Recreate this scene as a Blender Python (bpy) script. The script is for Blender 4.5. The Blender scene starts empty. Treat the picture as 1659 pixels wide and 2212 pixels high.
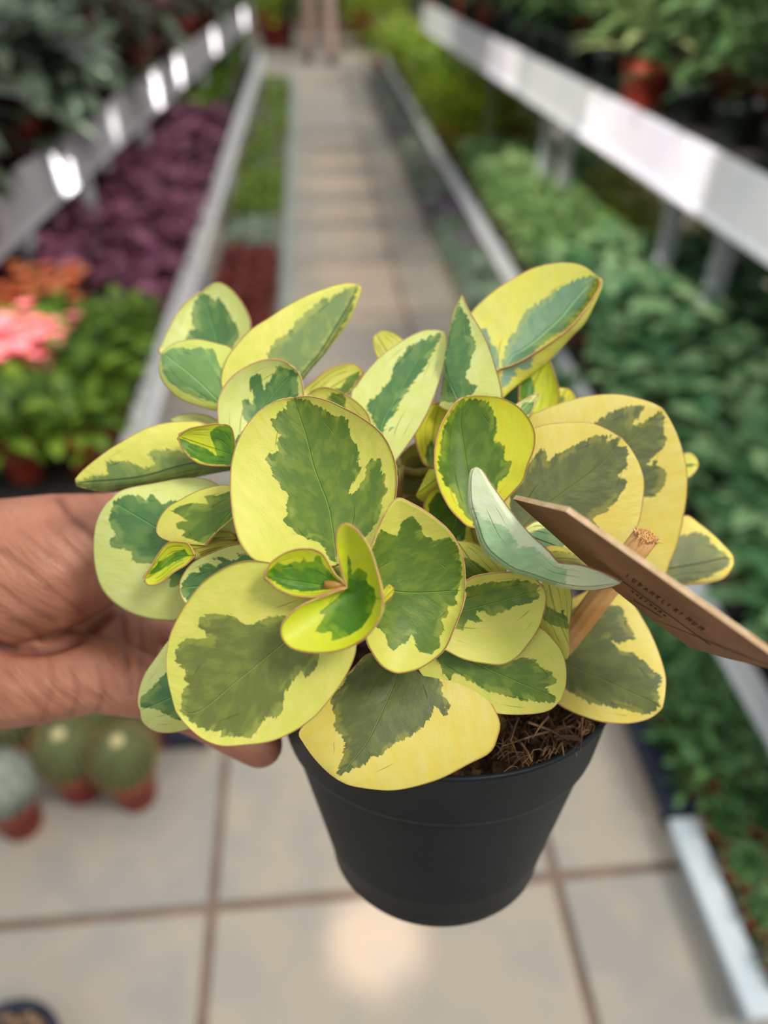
import bpy, bmesh, math, random
import numpy as np
from mathutils import Vector, Matrix, Quaternion, noise
random.seed(7); RNG = np.random.RandomState(7)
scene = bpy.context.scene
COL = scene.collection

# ------------------------------------------------------------------ camera
IMW, IMH = 1659.0, 2212.0
LENS = 26.0
FPX = IMH / 36.0 * LENS
PITCH, YAW, CAMH = math.radians(38.85), math.radians(5.0), 1.35
sy, cy, sp, cp = math.sin(YAW), math.cos(YAW), math.sin(PITCH), math.cos(PITCH)
FW = np.array([sy * cp, cy * cp, -sp]); RT = np.array([cy, -sy, 0.0]); UP = np.array([sy * sp, cy * sp, cp])
CAM = np.array([0.0, 0.0, CAMH])
cam = bpy.data.cameras.new('camera'); camo = bpy.data.objects.new('camera', cam); COL.objects.link(camo)
cam.sensor_fit = 'VERTICAL'; cam.sensor_height = 36.0; cam.sensor_width = 27.0; cam.lens = LENS
cam.clip_start = 0.01; cam.clip_end = 200
camo.matrix_world = Matrix(((RT[0], UP[0], -FW[0], 0), (RT[1], UP[1], -FW[1], 0), (RT[2], UP[2], -FW[2], CAMH), (0, 0, 0, 1)))
cam.dof.use_dof = True; cam.dof.focus_distance = 0.228; cam.dof.aperture_fstop = 4.6
scene.camera = camo

# ------------------------------------------------------------------ world, sun, exposure
def lin(c):
    c = c / 255.0
    return c / 12.92 if c <= 0.04045 else ((c + 0.055) / 1.055) ** 2.4
def rgb(r, g, b, a=1.0): return (lin(r), lin(g), lin(b), a)
w = bpy.data.worlds.new('sky'); scene.world = w; w.use_nodes = True
wn = w.node_tree.nodes; wl = w.node_tree.links
bg = wn['Background']
tc = wn.new('ShaderNodeTexCoord'); sx = wn.new('ShaderNodeSeparateXYZ'); cr = wn.new('ShaderNodeValToRGB')
wl.new(tc.outputs['Generated'], sx.inputs[0]); wl.new(sx.outputs['Z'], cr.inputs[0]); wl.new(cr.outputs[0], bg.inputs[0])
cr.color_ramp.elements[0].position = 0.0; cr.color_ramp.elements[0].color = (0.24, 0.27, 0.27, 1)
cr.color_ramp.elements[1].position = 0.75; cr.color_ramp.elements[1].color = (1.0, 1.0, 1.0, 1)
bg.inputs[1].default_value = 1.0
def sun(name, direction, strength, angle, color):
    l = bpy.data.lights.new(name, 'SUN'); l.energy = strength; l.angle = math.radians(angle); l.color = color
    o = bpy.data.objects.new(name, l); COL.objects.link(o)
    o.rotation_euler = Vector(direction).to_track_quat('-Z', 'Y').to_euler(); return o
sun('sun_through_roof', (-0.50, 0.28, -0.82), 2.0, 16, (1.0, 0.93, 0.82))
def spot(name, at, frm, energy, size_deg, color=(1, .88, .78), blend=.35, radius=.03):
    l = bpy.data.lights.new(name, 'SPOT'); l.energy = energy; l.spot_size = math.radians(size_deg); l.spot_blend = blend
    l.color = color; l.shadow_soft_size = radius
    o = bpy.data.objects.new(name, l); COL.objects.link(o); o.location = frm
    o.rotation_euler = (Vector(at) - Vector(frm)).to_track_quat('-Z', 'Y').to_euler(); return o
# shafts of sun through gaps in the greenhouse roof, plus one added fill
for gy in (3.15, 3.55, 4.0, 4.5, 5.05, 5.65, 6.3): spot('sun_gap_and_fill', (0.19, gy, 0), (0.8, gy - 1, 4.2), 420, 7.5, (1, .70, .46), 1.0)
spot('sun_gap_and_fill', (0.03, 0.52, 0), (0.7, -0.6, 4.2), 900, 2.6, (1, .78, .62), .8)
spot('sun_gap_and_fill', (1.06, 3.3, .35), (-1.6, 2.3, 3.6), 620, 26, (1, .95, .80), 1.0)
spot('sun_gap_and_fill', (0.98, 5.6, .40), (-1.6, 4.4, 3.8), 500, 20, (1, .95, .75), 1.0)
spot('sun_gap_and_fill', (1.15, 1.55, .30), (-1.3, .75, 3.4), 300, 26, (1, 1, .92), 1.0)  # added fill lamp to lift the near right bed, no roof gap here
spot('sun_gap_and_fill', (0.97, 2.32, .80), (-1.0, 1.5, 3.4), 800, 15, (1, .86, .86), .15)
spot('sun_gap_and_fill', (0.90, 3.9, .80), (-1.0, 3.0, 3.4), 480, 9, (1, .84, .82), .15)
for gy, gx, sz in ((2.80, -.87, 2.6), (3.45, -.83, 1.6), (4.24, -.77, 2.0), (4.80, -.74, 1.8), (6.05, -.65, 2.0), (7.6, -.55, 2.4)):
    spot('sun_gap_and_fill', (gx, gy, .67), (gx + 2.3, gy - .6, 2.9), 9000 if gy != 3.45 else 2500, sz, (1, .95, .90), .12)
spot('sun_gap_and_fill', (-0.86, 1.85, .50), (0.3, 0.6, 3.4), 1100, 6.5, (1, .90, .84), .3)
scene.view_settings.view_transform = 'Standard'; scene.view_settings.look = 'None'
scene.view_settings.exposure = 0.0; scene.view_settings.gamma = 1.0; scene.view_settings.use_curve_mapping = False

# ------------------------------------------------------------------ helpers
def ray(x, y): return FW + RT * (x - IMW / 2) / FPX - UP * (y - IMH / 2) / FPX
def P(x, y, d): return CAM + ray(x, y) * d           # point at camera-forward depth d (metres)
def G(x, y, z=0.0):
    r = ray(x, y); return CAM + r * ((z - CAMH) / r[2])
def proj(V):
    v = np.asarray(V) - CAM; d = v @ FW
    return IMW / 2 + FPX * (v @ RT) / d, IMH / 2 - FPX * (v @ UP) / d, d
def tag(o, label=None, cat=None, group=None, kind=None):
    if label: o['label'] = label
    if cat: o['category'] = cat
    if group: o['group'] = group
    if kind: o['kind'] = kind
    return o
def link(o, parent=None):
    COL.objects.link(o)
    if parent is not None: o.parent = parent
    return o
def mesh_obj(name, verts, faces, mats, parent=None, smooth=True, midx=None):
    me = bpy.data.meshes.new(name); me.from_pydata([tuple(v) for v in verts], [], [tuple(f) for f in faces])
    for m in (mats if isinstance(mats, (list, tuple)) else [mats]): me.materials.append(m)
    if midx is not None: me.polygons.foreach_set('material_index', midx)
    me.polygons.foreach_set('use_smooth', [smooth] * len(me.polygons)); me.update()
    return link(bpy.data.objects.new(name, me), parent)
def empty(name, loc=(0, 0, 0)):
    o = bpy.data.objects.new(name, None); o.location = loc; o.empty_display_size = .02; return link(o)
class MB:
    def __init__(s): s.v = []; s.f = []
    def add(s, v, f):
        n = len(s.v); s.v += [tuple(map(float, p)) for p in v]; s.f += [tuple(i + n for i in q) for q in f]
    def box(s, c, d, rot=0.0, bev=0.0):
        bm = bmesh.new(); bmesh.ops.create_cube(bm, size=1)
        bmesh.ops.scale(bm, vec=d, verts=bm.verts)
        if bev: bmesh.ops.bevel(bm, geom=bm.edges[:], offset=bev, segments=2, affect='EDGES')
        bmesh.ops.rotate(bm, cent=(0, 0, 0), matrix=Matrix.Rotation(rot, 3, 'Z'), verts=bm.verts)
        bm.verts.index_update()
        s.add([Vector(v.co) + Vector(c) for v in bm.verts], [[v.index for v in f.verts] for f in bm.faces]); bm.free()
    def tube(s, pts, rad, n=8, cap=True):
        pts = [np.asarray(p, float) for p in pts]; m = len(pts)
        rads = rad if hasattr(rad, '__len__') else [rad] * m
        prev = None; rings = []
        for i in range(m):
            t = pts[min(i + 1, m - 1)] - pts[max(i - 1, 0)]; t = t / (np.linalg.norm(t) + 1e-12)
            if prev is None:
                a = np.array([0, 0, 1.0]) if abs(t[2]) < .9 else np.array([1.0, 0, 0]); u = np.cross(t, a)
            else: u = prev - t * (prev @ t)
            u /= np.linalg.norm(u) + 1e-12; prev = u; v = np.cross(t, u)
            rings.append([pts[i] + rads[i] * (math.cos(2 * math.pi * k / n) * u + math.sin(2 * math.pi * k / n) * v) for k in range(n)])
        V = [p for r in rings for p in r]; F = []
        for i in range(m - 1):
            for k in range(n): F.append((i * n + k, i * n + (k + 1) % n, (i + 1) * n + (k + 1) % n, (i + 1) * n + k))
        if cap: F.append(tuple(range(n - 1, -1, -1))); F.append(tuple((m - 1) * n + k for k in range(n)))
        s.add(V, F)
    def lathe(s, prof, n=40, M=None):
        V = []; F = []
        for r, z in prof:
            for k in range(n):
                a = 2 * math.pi * k / n; p = Vector((r * math.cos(a), r * math.sin(a), z))
                V.append(M @ p if M is not None else p)
        for i in range(len(prof) - 1):
            for k in range(n): F.append((i * n + k, i * n + (k + 1) % n, (i + 1) * n + (k + 1) % n, (i + 1) * n + k))
        s.add(V, F)
    def build(s, name, mats, parent=None, smooth=True): return mesh_obj(name, s.v, s.f, mats, parent, smooth)

# ------------------------------------------------------------------ materials
def mat(name):
    m = bpy.data.materials.new(name); m.use_nodes = True
    return m, m.node_tree.nodes, m.node_tree.links, m.node_tree.nodes['Principled BSDF']
def N(nodes, t, **kw):
    n = nodes.new(t)
    for k, v in kw.items():
        if k.startswith('i_'): n.inputs[int(k[2:])].default_value = v
        else: setattr(n, k, v)
    return n
def mixc(n, l, fac, a, b):
    m = n.new('ShaderNodeMix'); m.data_type = 'RGBA'
    for sock, val in ((0, fac), (6, a), (7, b)):
        if hasattr(val, 'is_output'): l.new(val, m.inputs[sock])
        else: m.inputs[sock].default_value = val
    return m.outputs[2]
def mth(n, l, op, a, b=0.0, c=0.0, clamp=False):
    m = n.new('ShaderNodeMath'); m.operation = op; m.use_clamp = clamp
    for i, val in enumerate((a, b, c)):
        if hasattr(val, 'is_output'): l.new(val, m.inputs[i])
        else: m.inputs[i].default_value = val
    return m.outputs[0]
def sstep(n, l, x, lo, hi):
    m = n.new('ShaderNodeMapRange'); m.interpolation_type = 'SMOOTHSTEP'
    l.new(x, m.inputs[0]); m.inputs[1].default_value = lo; m.inputs[2].default_value = hi; return m.outputs[0]
def noise_mat(name, c1, c2, scale=8, rough=.6, bump=0.0, bscale=None, detail=4, spec=.4, rnd=0.0, coords='Object', metal=0):
    m, n, l, b = mat(name)
    t = n.new('ShaderNodeTexCoord'); nz = N(n, 'ShaderNodeTexNoise'); nz.inputs['Scale'].default_value = scale; nz.inputs['Detail'].default_value = detail
    l.new(t.outputs[coords], nz.inputs['Vector'])
    f = sstep(n, l, nz.outputs[0], .35, .65)
    if rnd:
        oi = n.new('ShaderNodeObjectInfo'); r = mth(n, l, 'MULTIPLY_ADD', oi.outputs['Random'], rnd, -rnd / 2)
        f = mth(n, l, 'ADD', f, r, clamp=True)
    l.new(mixc(n, l, f, c1, c2), b.inputs['Base Color'])
    b.inputs['Roughness'].default_value = rough; b.inputs['Specular IOR Level'].default_value = spec; b.inputs['Metallic'].default_value = metal
    if bump:
        nb = N(n, 'ShaderNodeTexNoise'); nb.inputs['Scale'].default_value = bscale or scale * 4; nb.inputs['Detail'].default_value = 5
        l.new(t.outputs[coords], nb.inputs['Vector'])
        bp = n.new('ShaderNodeBump'); bp.inputs['Strength'].default_value = 1; bp.inputs['Distance'].default_value = bump
        l.new(nb.outputs[0], bp.inputs['Height']); l.new(bp.outputs[0], b.inputs['Normal'])
    return m
def foliage_mat(name, c1, c2, c3=None, rough=.45):
    m, n, l, b = mat(name)
    a = n.new('ShaderNodeAttribute'); a.attribute_name = 'tone'
    oi = n.new('ShaderNodeObjectInfo')
    f = mth(n, l, 'MULTIPLY_ADD', oi.outputs['Random'], .35, a.outputs['Fac'])
    f = mth(n, l, 'SUBTRACT', f, .17, clamp=True)
    l.new(mixc(n, l, f, c1, c2), b.inputs['Base Color'])
    b.inputs['Roughness'].default_value = rough; b.inputs['Specular IOR Level'].default_value = .35
    tr = n.new('ShaderNodeBsdfTranslucent'); l.new(mixc(n, l, f, c1, c2), tr.inputs[0])
    mx = n.new('ShaderNodeMixShader'); mx.inputs[0].default_value = .22
    l.new(b.outputs[0], mx.inputs[1]); l.new(tr.outputs[0], mx.inputs[2]); l.new(mx.outputs[0], n['Material Output'].inputs[0])
    return m
def leaf_mat(name, yel, yel2, grn, grn2, under=False, green_on=True, edge=(176, 108, 88), rough=.36):
    m, n, l, b = mat(name)
    def at(k):
        a = n.new('ShaderNodeAttribute'); a.attribute_name = k; return a
    g = at('green').outputs['Fac']; e = at('edge').outputs['Fac']; md = at('mid').outputs['Fac']; uv = at('luv').outputs['Vector']; v2 = at('vein').outputs['Fac']
    n1 = N(n, 'ShaderNodeTexNoise'); n1.inputs['Scale'].default_value = 7; n1.inputs['Detail'].default_value = 5; n1.inputs['Roughness'].default_value = .62
    mp = n.new('ShaderNodeMapping'); mp.inputs['Scale'].default_value = (.75, 1.35, 1); l.new(uv, mp.inputs[0]); l.new(mp.outputs[0], n1.inputs['Vector'])
    nn = mth(n, l, 'SUBTRACT', n1.outputs[0], .5); nn = mth(n, l, 'MULTIPLY', nn, at('namp').outputs['Fac'])
    gg = mth(n, l, 'ADD', g, nn)
    w1 = 3.0 if under else 1.3
    mask = sstep(n, l, gg, -w1, w1)
    # paler band where only one layer of the leaf is green
    n2 = N(n, 'ShaderNodeTexNoise'); n2.inputs['Scale'].default_value = 3.2; n2.inputs['Detail'].default_value = 3; l.new(uv, n2.inputs['Vector'])
    n3 = N(n, 'ShaderNodeTexNoise'); n3.inputs['Scale'].default_value = 22; n3.inputs['Detail'].default_value = 3; l.new(uv, n3.inputs['Vector'])
    gf = sstep(n, l, n2.outputs[0], .42, .66)
    rim_ = mth(n, l, 'SUBTRACT', 1.0, sstep(n, l, gg, 8.0, 20.0), clamp=True); n5 = N(n, 'ShaderNodeTexNoise'); n5.inputs['Scale'].default_value = 2.2; l.new(uv, n5.inputs['Vector']); rim_ = mth(n, l, 'MULTIPLY', rim_, sstep(n, l, n5.outputs[0], .5, .56))
    gcol = mixc(n, l, gf, rgb(*grn), rgb(*grn2))
    gcol = mixc(n, l, mth(n, l, 'MULTIPLY', n3.outputs[0], .35), gcol, rgb(*[min(255, c * 1.12 + 6) for c in grn]))
    gcol = mixc(n, l, mth(n, l, 'MULTIPLY', rim_, .6), gcol, rgb(*[min(255, (c * .6 + y_ * .4)) for c, y_ in zip(grn2, yel)]))
    ycol = mixc(n, l, sstep(n, l, n2.outputs[0], .3, .8), rgb(*yel), rgb(*yel2))
    # veins: midrib a pale (upper side) or dark green (underside) line, fainter lateral veins
    vcol = rgb(*[min(255, c * 1.35 + 22) for c in grn]) if not under else rgb(*[c * (.92 if 'pale' in name else .74) for c in grn])
    vm = mth(n, l, 'SUBTRACT', 1.0, sstep(n, l, md, 0.3, 2.4), clamp=True)
    lm = mth(n, l, 'SUBTRACT', 1.0, sstep(n, l, v2, 0.2, 2.0), clamp=True)
    gcol = mixc(n, l, mth(n, l, 'MULTIPLY', vm, .75), gcol, vcol)
    gcol = mixc(n, l, mth(n, l, 'MULTIPLY', lm, .22), gcol, vcol)
    ycol = mixc(n, l, mth(n, l, 'MULTIPLY', lm, .18), ycol, rgb(*[c * .78 for c in yel]))
    ycol = mixc(n, l, mth(n, l, 'MULTIPLY', vm, .35), ycol, rgb(*[c * .8 for c in yel]))
    c = mixc(n, l, mask, ycol, gcol)
    # tiny dark specks
    vo = N(n, 'ShaderNodeTexVoronoi'); vo.inputs['Scale'].default_value = 2.6; l.new(uv, vo.inputs['Vector'])
    sk = mth(n, l, 'SUBTRACT', 1.0, sstep(n, l, vo.outputs['Distance'], .012, .028), clamp=True)
    c = mixc(n, l, mth(n, l, 'MULTIPLY', sk, .6), c, rgb(90, 75, 40))
    # thin red-brown margin
    ne = N(n, 'ShaderNodeTexNoise'); ne.inputs['Scale'].default_value = 5; l.new(uv, ne.inputs['Vector'])
    ee = mth(n, l, 'MULTIPLY_ADD', ne.outputs[0], -2.0, e)
    em = mth(n, l, 'SUBTRACT', 1.0, sstep(n, l, ee, .2, 2.2), clamp=True)
    c = mixc(n, l, mth(n, l, 'MULTIPLY', em, .7), c, rgb(*edge))
    l.new(c, b.inputs['Base Color'])
    b.inputs['Roughness'].default_value = rough if not under else .5
    b.inputs['Specular IOR Level'].default_value = .34
    b.inputs['Subsurface Weight'].default_value = .12; b.inputs['Subsurface Radius'].default_value = (1, 1, .3); b.inputs['Subsurface Scale'].default_value = .0015
    nb = N(n, 'ShaderNodeTexNoise'); nb.inputs['Scale'].default_value = 60; l.new(uv, nb.inputs['Vector'])
    h = mth(n, l, 'MULTIPLY', nb.outputs[0], .10)
    h = mth(n, l, 'MULTIPLY_ADD', vm, -.55, h); h = mth(n, l, 'MULTIPLY_ADD', lm, -.35, h)
    h = mth(n, l, 'MULTIPLY_ADD', n2.outputs[0], .45, h)
    bp = n.new('ShaderNodeBump'); bp.inputs['Strength'].default_value = .8; bp.inputs['Distance'].default_value = .0011
    l.new(h, bp.inputs['Height']); l.new(bp.outputs[0], b.inputs['Normal'])
    return m
KIND = {
 'm': ((208, 212, 92), (222, 214, 108), (88, 118, 42), (118, 138, 46)),
 'v': ((208, 212, 96), (222, 216, 112), (106, 116, 56), (122, 136, 60)),
 'w': ((220, 202, 92), (218, 208, 116), (88, 98, 54), (104, 114, 56)),  # warmer yellow: direct sun on the right-hand leaves put into the colour
 'c': ((212, 220, 124), (218, 226, 146), (78, 120, 68), (102, 136, 72)),
 'y': ((206, 214, 40), (198, 206, 66), (70, 118, 26), (96, 140, 30)),
 'g': ((212, 216, 60), (222, 210, 40), (76, 108, 28), (98, 130, 36)),
 'r': ((216, 212, 82), (206, 208, 100), (104, 142, 108), (118, 152, 114)),  # greyish green: the leaf's sheen is painted into the colour
 't': ((208, 216, 112), (202, 212, 100), (112, 150, 84), (126, 164, 100)),
}
LM = {}
for k, (a, b_, c_, d_) in KIND.items():
    LM[k] = leaf_mat('leaf_' + k, a, b_, c_, d_)
    LM[k + 'u'] = leaf_mat('leaf_under_' + k, tuple(min(255, v * 1.0 + 4) for v in a), tuple(min(255, v + 8) for v in b_), tuple(v * .8 + 42 for v in c_), tuple(v * .8 + 44 for v in d_), under=True)
LM['p'] = LM['c']; LM['pu'] = leaf_mat('leaf_under_pale', (224, 238, 190), (230, 242, 208), (164, 200, 150), (178, 212, 166), under=True)
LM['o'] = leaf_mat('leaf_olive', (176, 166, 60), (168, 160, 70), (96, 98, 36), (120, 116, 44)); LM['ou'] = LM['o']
M_RIM = noise_mat('leaf_rim', rgb(196, 134, 106), rgb(214, 180, 112), 300, .45)
M_POT = noise_mat('pot_black_plastic', rgb(20, 29, 34), rgb(28, 37, 41), 30, .5, .00012, 500, spec=.22)
M_SOIL = noise_mat('soil', rgb(40, 28, 22), rgb(84, 60, 44), 260, .95, .002, 600, spec=.1)
M_FIB = noise_mat('coir_fibre', rgb(74, 52, 36), rgb(140, 108, 76), 120, .8, spec=.2)
M_STEM = noise_mat('plant_stem', rgb(150, 160, 70), rgb(150, 100, 70), 60, .4)
M_PET = noise_mat('red_petiole', rgb(160, 60, 50), rgb(170, 130, 60), 200, .4)

# ------------------------------------------------------------------ structure: floor
M_GROUT = noise_mat('grout', rgb(120, 100, 88), rgb(140, 118, 104), 14, .9, spec=.2)
M_TILE = noise_mat('tile', rgb(168, 158, 144), rgb(152, 149, 142), 9, .5, .0006, 40, spec=.35, rnd=.9)
fl = MB(); fl.box((0, 6, -.03), (14, 20, .04)); floor = fl.build('floor', M_GROUT, smooth=False); tag(floor, kind='structure')
T = .613
tb = MB(); tb.box((0, 0, 0), (T - .016, T - .016, .012), bev=.0025)
proto = None
for i in range(-3, 5):
    for j in range(-1, 21):
        if proto is None: o = tb.build('tile', M_TILE, floor, False); proto = o
        else:
            o = proto.copy(); COL.objects.link(o); o.parent = floor
        o.location = (-.25 + T * (i + .5) - .0 + .0, -.015 + T * (j + .5), -.0055)
        o.rotation_euler = (random.uniform(-.001, .001), random.uniform(-.001, .001), 0)
M_WALL = noise_mat('greenhouse_end_cladding', rgb(40, 52, 44), rgb(66, 80, 66), 1.2, .7)
wb = MB(); wb.box((0, 15.6, 1.4), (14, .08, 2.85)); tag(wb.build('wall_back', M_WALL, smooth=False), kind='structure')
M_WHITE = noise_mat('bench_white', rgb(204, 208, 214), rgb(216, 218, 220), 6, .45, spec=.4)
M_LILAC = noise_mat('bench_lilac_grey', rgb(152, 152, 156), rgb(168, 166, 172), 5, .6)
M_LEG = noise_mat('bench_leg_white', rgb(196, 198, 206), rgb(180, 184, 192), 8, .5)
M_DARKP = noise_mat('bench_top_dark', rgb(34, 34, 32), rgb(52, 48, 42), 6, .85)

def bench(name, label, x0a, y0, x0b, y1, zt, depth, fascia, side, legs, zb=0.0, group=None, rimm=None):
    """a bench running along the aisle; front edge from (x0a,y0) to (x0b,y1), going away to `side` (-1 left, 1 right)"""
    r = empty(name, ((x0a + x0b) / 2, (y0 + y1) / 2, zb)); tag(r, label, 'plant bench', group)
    off = Vector(r.location)
    a = Vector((x0a, y0, 0)); b = Vector((x0b, y1, 0)); d = (b - a).normalized(); nrm = Vector((side, 0, 0)); L = (b - a).length; ang = math.atan2(d.y, d.x)
    m = MB()
    c = (a + b) / 2 + nrm * (depth / 2)
    m.box(c + Vector((0, 0, zt - .035)) - off, (L, depth, .02), ang); m.build('bench_top', M_DARKP, r, False)
    m = MB(); m.box((a + b) / 2 + Vector((0, 0, zt - fascia / 2)) - off, (L, .022, fascia), ang, .003)
    f = m.build('rim', rimm or M_WHITE, r, False)
    m = MB(); m.box((a + b) / 2 - nrm * .012 + Vector((0, 0, zt - fascia + .006)) - off, (L, .02, .012), ang, .002); m.build('lip', rimm or M_WHITE, f, False)
    for yy, inset in legs:
        t = (yy - y0) / (y1 - y0); q = a.lerp(b, t) + nrm * inset
        m = MB(); m.box(q + Vector((0, 0, (zt - .04 + zb) / 2)) - off, (.05, .05, zt - .05 - zb), 0, .003); m.build('leg', M_LEG, r, False)
    return r
bench('plant_bench', 'long raised white bench on the right carrying leafy pot plants', 1.035, .9, .80, 6.0, .90, 1.1, .15, 1, [(y, .25) for y in (1.5, 2.15, 2.5, 3.6, 3.9, 5.0)])
bench('plant_bench', 'low white-edged bench on the right filled with bushy green plants', .80, .45, .80, 9.0, .20, .85, .05, 1, [(y, .03) for y in (.6, 2.4, 4.4, 6.4, 8.8)])
bench('plant_bench', 'low pale-edged bench on the left with purple and green foliage plants', -.50, 1.40, -.46, 8.5, .35, .62, .09, -1, [(y, .03) for y in (1.48, 3.2, 4.8, 6.4, 8.2)])
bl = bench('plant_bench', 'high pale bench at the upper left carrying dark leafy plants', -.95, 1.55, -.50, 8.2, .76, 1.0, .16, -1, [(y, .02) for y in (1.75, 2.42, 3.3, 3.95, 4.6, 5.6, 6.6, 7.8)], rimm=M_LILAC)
for cx_, ya, yb_, nm in ((.165, 0, 0, ''),):
    pass
# pale edging board along the left of the aisle
eb = MB(); eb.box((-.160, 6.0, .015), (.06, 6.6, .03), 0, .004); tag(eb.build('edging_board', noise_mat('edging_grey', rgb(150, 160, 154), rgb(136, 146, 142), 6, .7), smooth=False), 'pale narrow edging board lying along the left side of the tiled aisle', 'edging')
# sunlit white boards standing under the upper left bench
def board(name, px0, px1, ztop, zbot, wid, label, X=None):
    g = G(px0[0], px0[1], ztop); h = G(px1[0], px1[1], zbot)
    m = MB(); m.box((0, 0, (ztop - zbot) / 2), (wid, .018, ztop - zbot), .15, .003)
    o = m.build(name, M_LEG, smooth=False); o.location = (g[0], g[1], zbot); return tag(o, label, 'board', 'white boards along the upper left bench')
board('support_board', (160, 345), (165, 500), .66, .36, .085, 'broad white upright board glaring in the sun behind the purple foliage')

# ------------------------------------------------------------------ foliage plants
def quat_from(v): return Vector(v).to_track_quat('Z', 'Y')
def foliage(name, mtl, leaves, parent, stuff=True):
    """leaves: list of (base, dir, up, length, width, curl, tone)"""
    V = []; F = []; tone = []
    rows = [(0, .12), (.18, .62), (.42, 1.0), (.68, .86), (.88, .45), (1, .03)]
    for base, d, up, L, W, curl, tn in leaves:
        d = Vector(d).normalized(); s = d.cross(Vector(up)); 
        if s.length < 1e-3: s = d.cross(Vector((1, 0, 0)))
        s.normalize(); nrm = s.cross(d).normalized(); k = len(V); base = Vector(base)
        for t, ww in rows:
            c = base + d * (L * t) - nrm * (curl * L * t * t)
            V += [c - s * (W / 2 * ww) + nrm * (W * .12 * ww), c, c + s * (W / 2 * ww) + nrm * (W * .12 * ww)]; tone += [tn] * 3
        for i in range(len(rows) - 1):
            a = k + i * 3; F += [(a, a + 1, a + 4, a + 3), (a + 1, a + 2, a + 5, a + 4)]
    o = mesh_obj(name, V, F, mtl, parent); at = o.data.attributes.new('tone', 'FLOAT', 'POINT'); at.data.foreach_set('value', tone)
    if stuff: o['kind'] = 'stuff'
    return o
M_ORANGE = noise_mat('pot_orange', rgb(176, 74, 48), rgb(160, 62, 42), 12, .6)
M_RED = noise_mat('pot_red_brown', rgb(150, 58, 40), rgb(130, 44, 34), 12, .6)
def small_pot(parent, r=.045, h=.07, m=None):
    b = MB(); b.lathe([(.001, 0), (r * .72, 0), (r * .74, .004), (r * .93, h * .8), (r, h * .8), (r * 1.03, h), (r * .95, h), (r * .9, h * .85), (.001, h * .85)], 20)
    return b.build('pot', m or M_RED, parent)
def rnd_leaves(n, h0, h1, spread, L, W, pitch=(10, 60), curl=.3, seed=1, ring=0.0):
    r = random.Random(seed); out = []
    for i in range(n):
        a = r.uniform(0, 2 * math.pi); t = math.sqrt(r.random()); z = h0 + (h1 - h0) * (r.random() ** .7) * (1 - .35 * t)
        rad = spread * t; p = math.radians(r.uniform(*pitch)); a2 = a + r.uniform(-.7, .7)
        d = (math.cos(a2) * math.cos(p), math.sin(a2) * math.cos(p), math.sin(p)); k = r.uniform(.7, 1.15)
        out.append(((rad * math.cos(a) * .75, rad * math.sin(a) * .75, z), d, (0, 0, 1), L * k, W * k, curl * r.uniform(.5, 1.5), r.random() ** 1.3))
    return out
def make_plant(name, fol, mtl, potm=None, r=.045, h=.07):
    root = empty(name, (0, 0, -50)); small_pot(root, r, h, potm); foliage('foliage', mtl, fol, root); return root
FM = {k: foliage_mat('foliage_' + k, rgb(*a), rgb(*b)) for k, a, b in (
 ('purple', (66, 28, 46), (160, 100, 128)), ('bright', (44, 84, 24), (126, 158, 50)), ('dark', (62, 108, 66), (150, 184, 130)), ('pale', (110, 160, 90), (184, 212, 146)),
 ('yellow', (140, 156, 50), (214, 216, 116)), ('tall', (22, 64, 30), (138, 176, 108)), ('night', (22, 34, 24), (120, 138, 116)), ('grey', (108, 136, 118), (164, 180, 156)), ('rosette', (60, 104, 58), (118, 160, 98)),
 ('rust', (92, 34, 32), (130, 60, 50)), ('lime', (92, 124, 40), (150, 172, 70)), ('mauve', (118, 108, 122), (160, 140, 160)), ('lily', (60, 104, 48), (190, 206, 136)), ('shrub', (100, 134, 26), (176, 200, 52)), ('wine', (50, 22, 24), (130, 56, 56)), ('petal', (240, 104, 112), (252, 160, 166)), ('petalorange', (235, 96, 70), (240, 200, 130)))}
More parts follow.
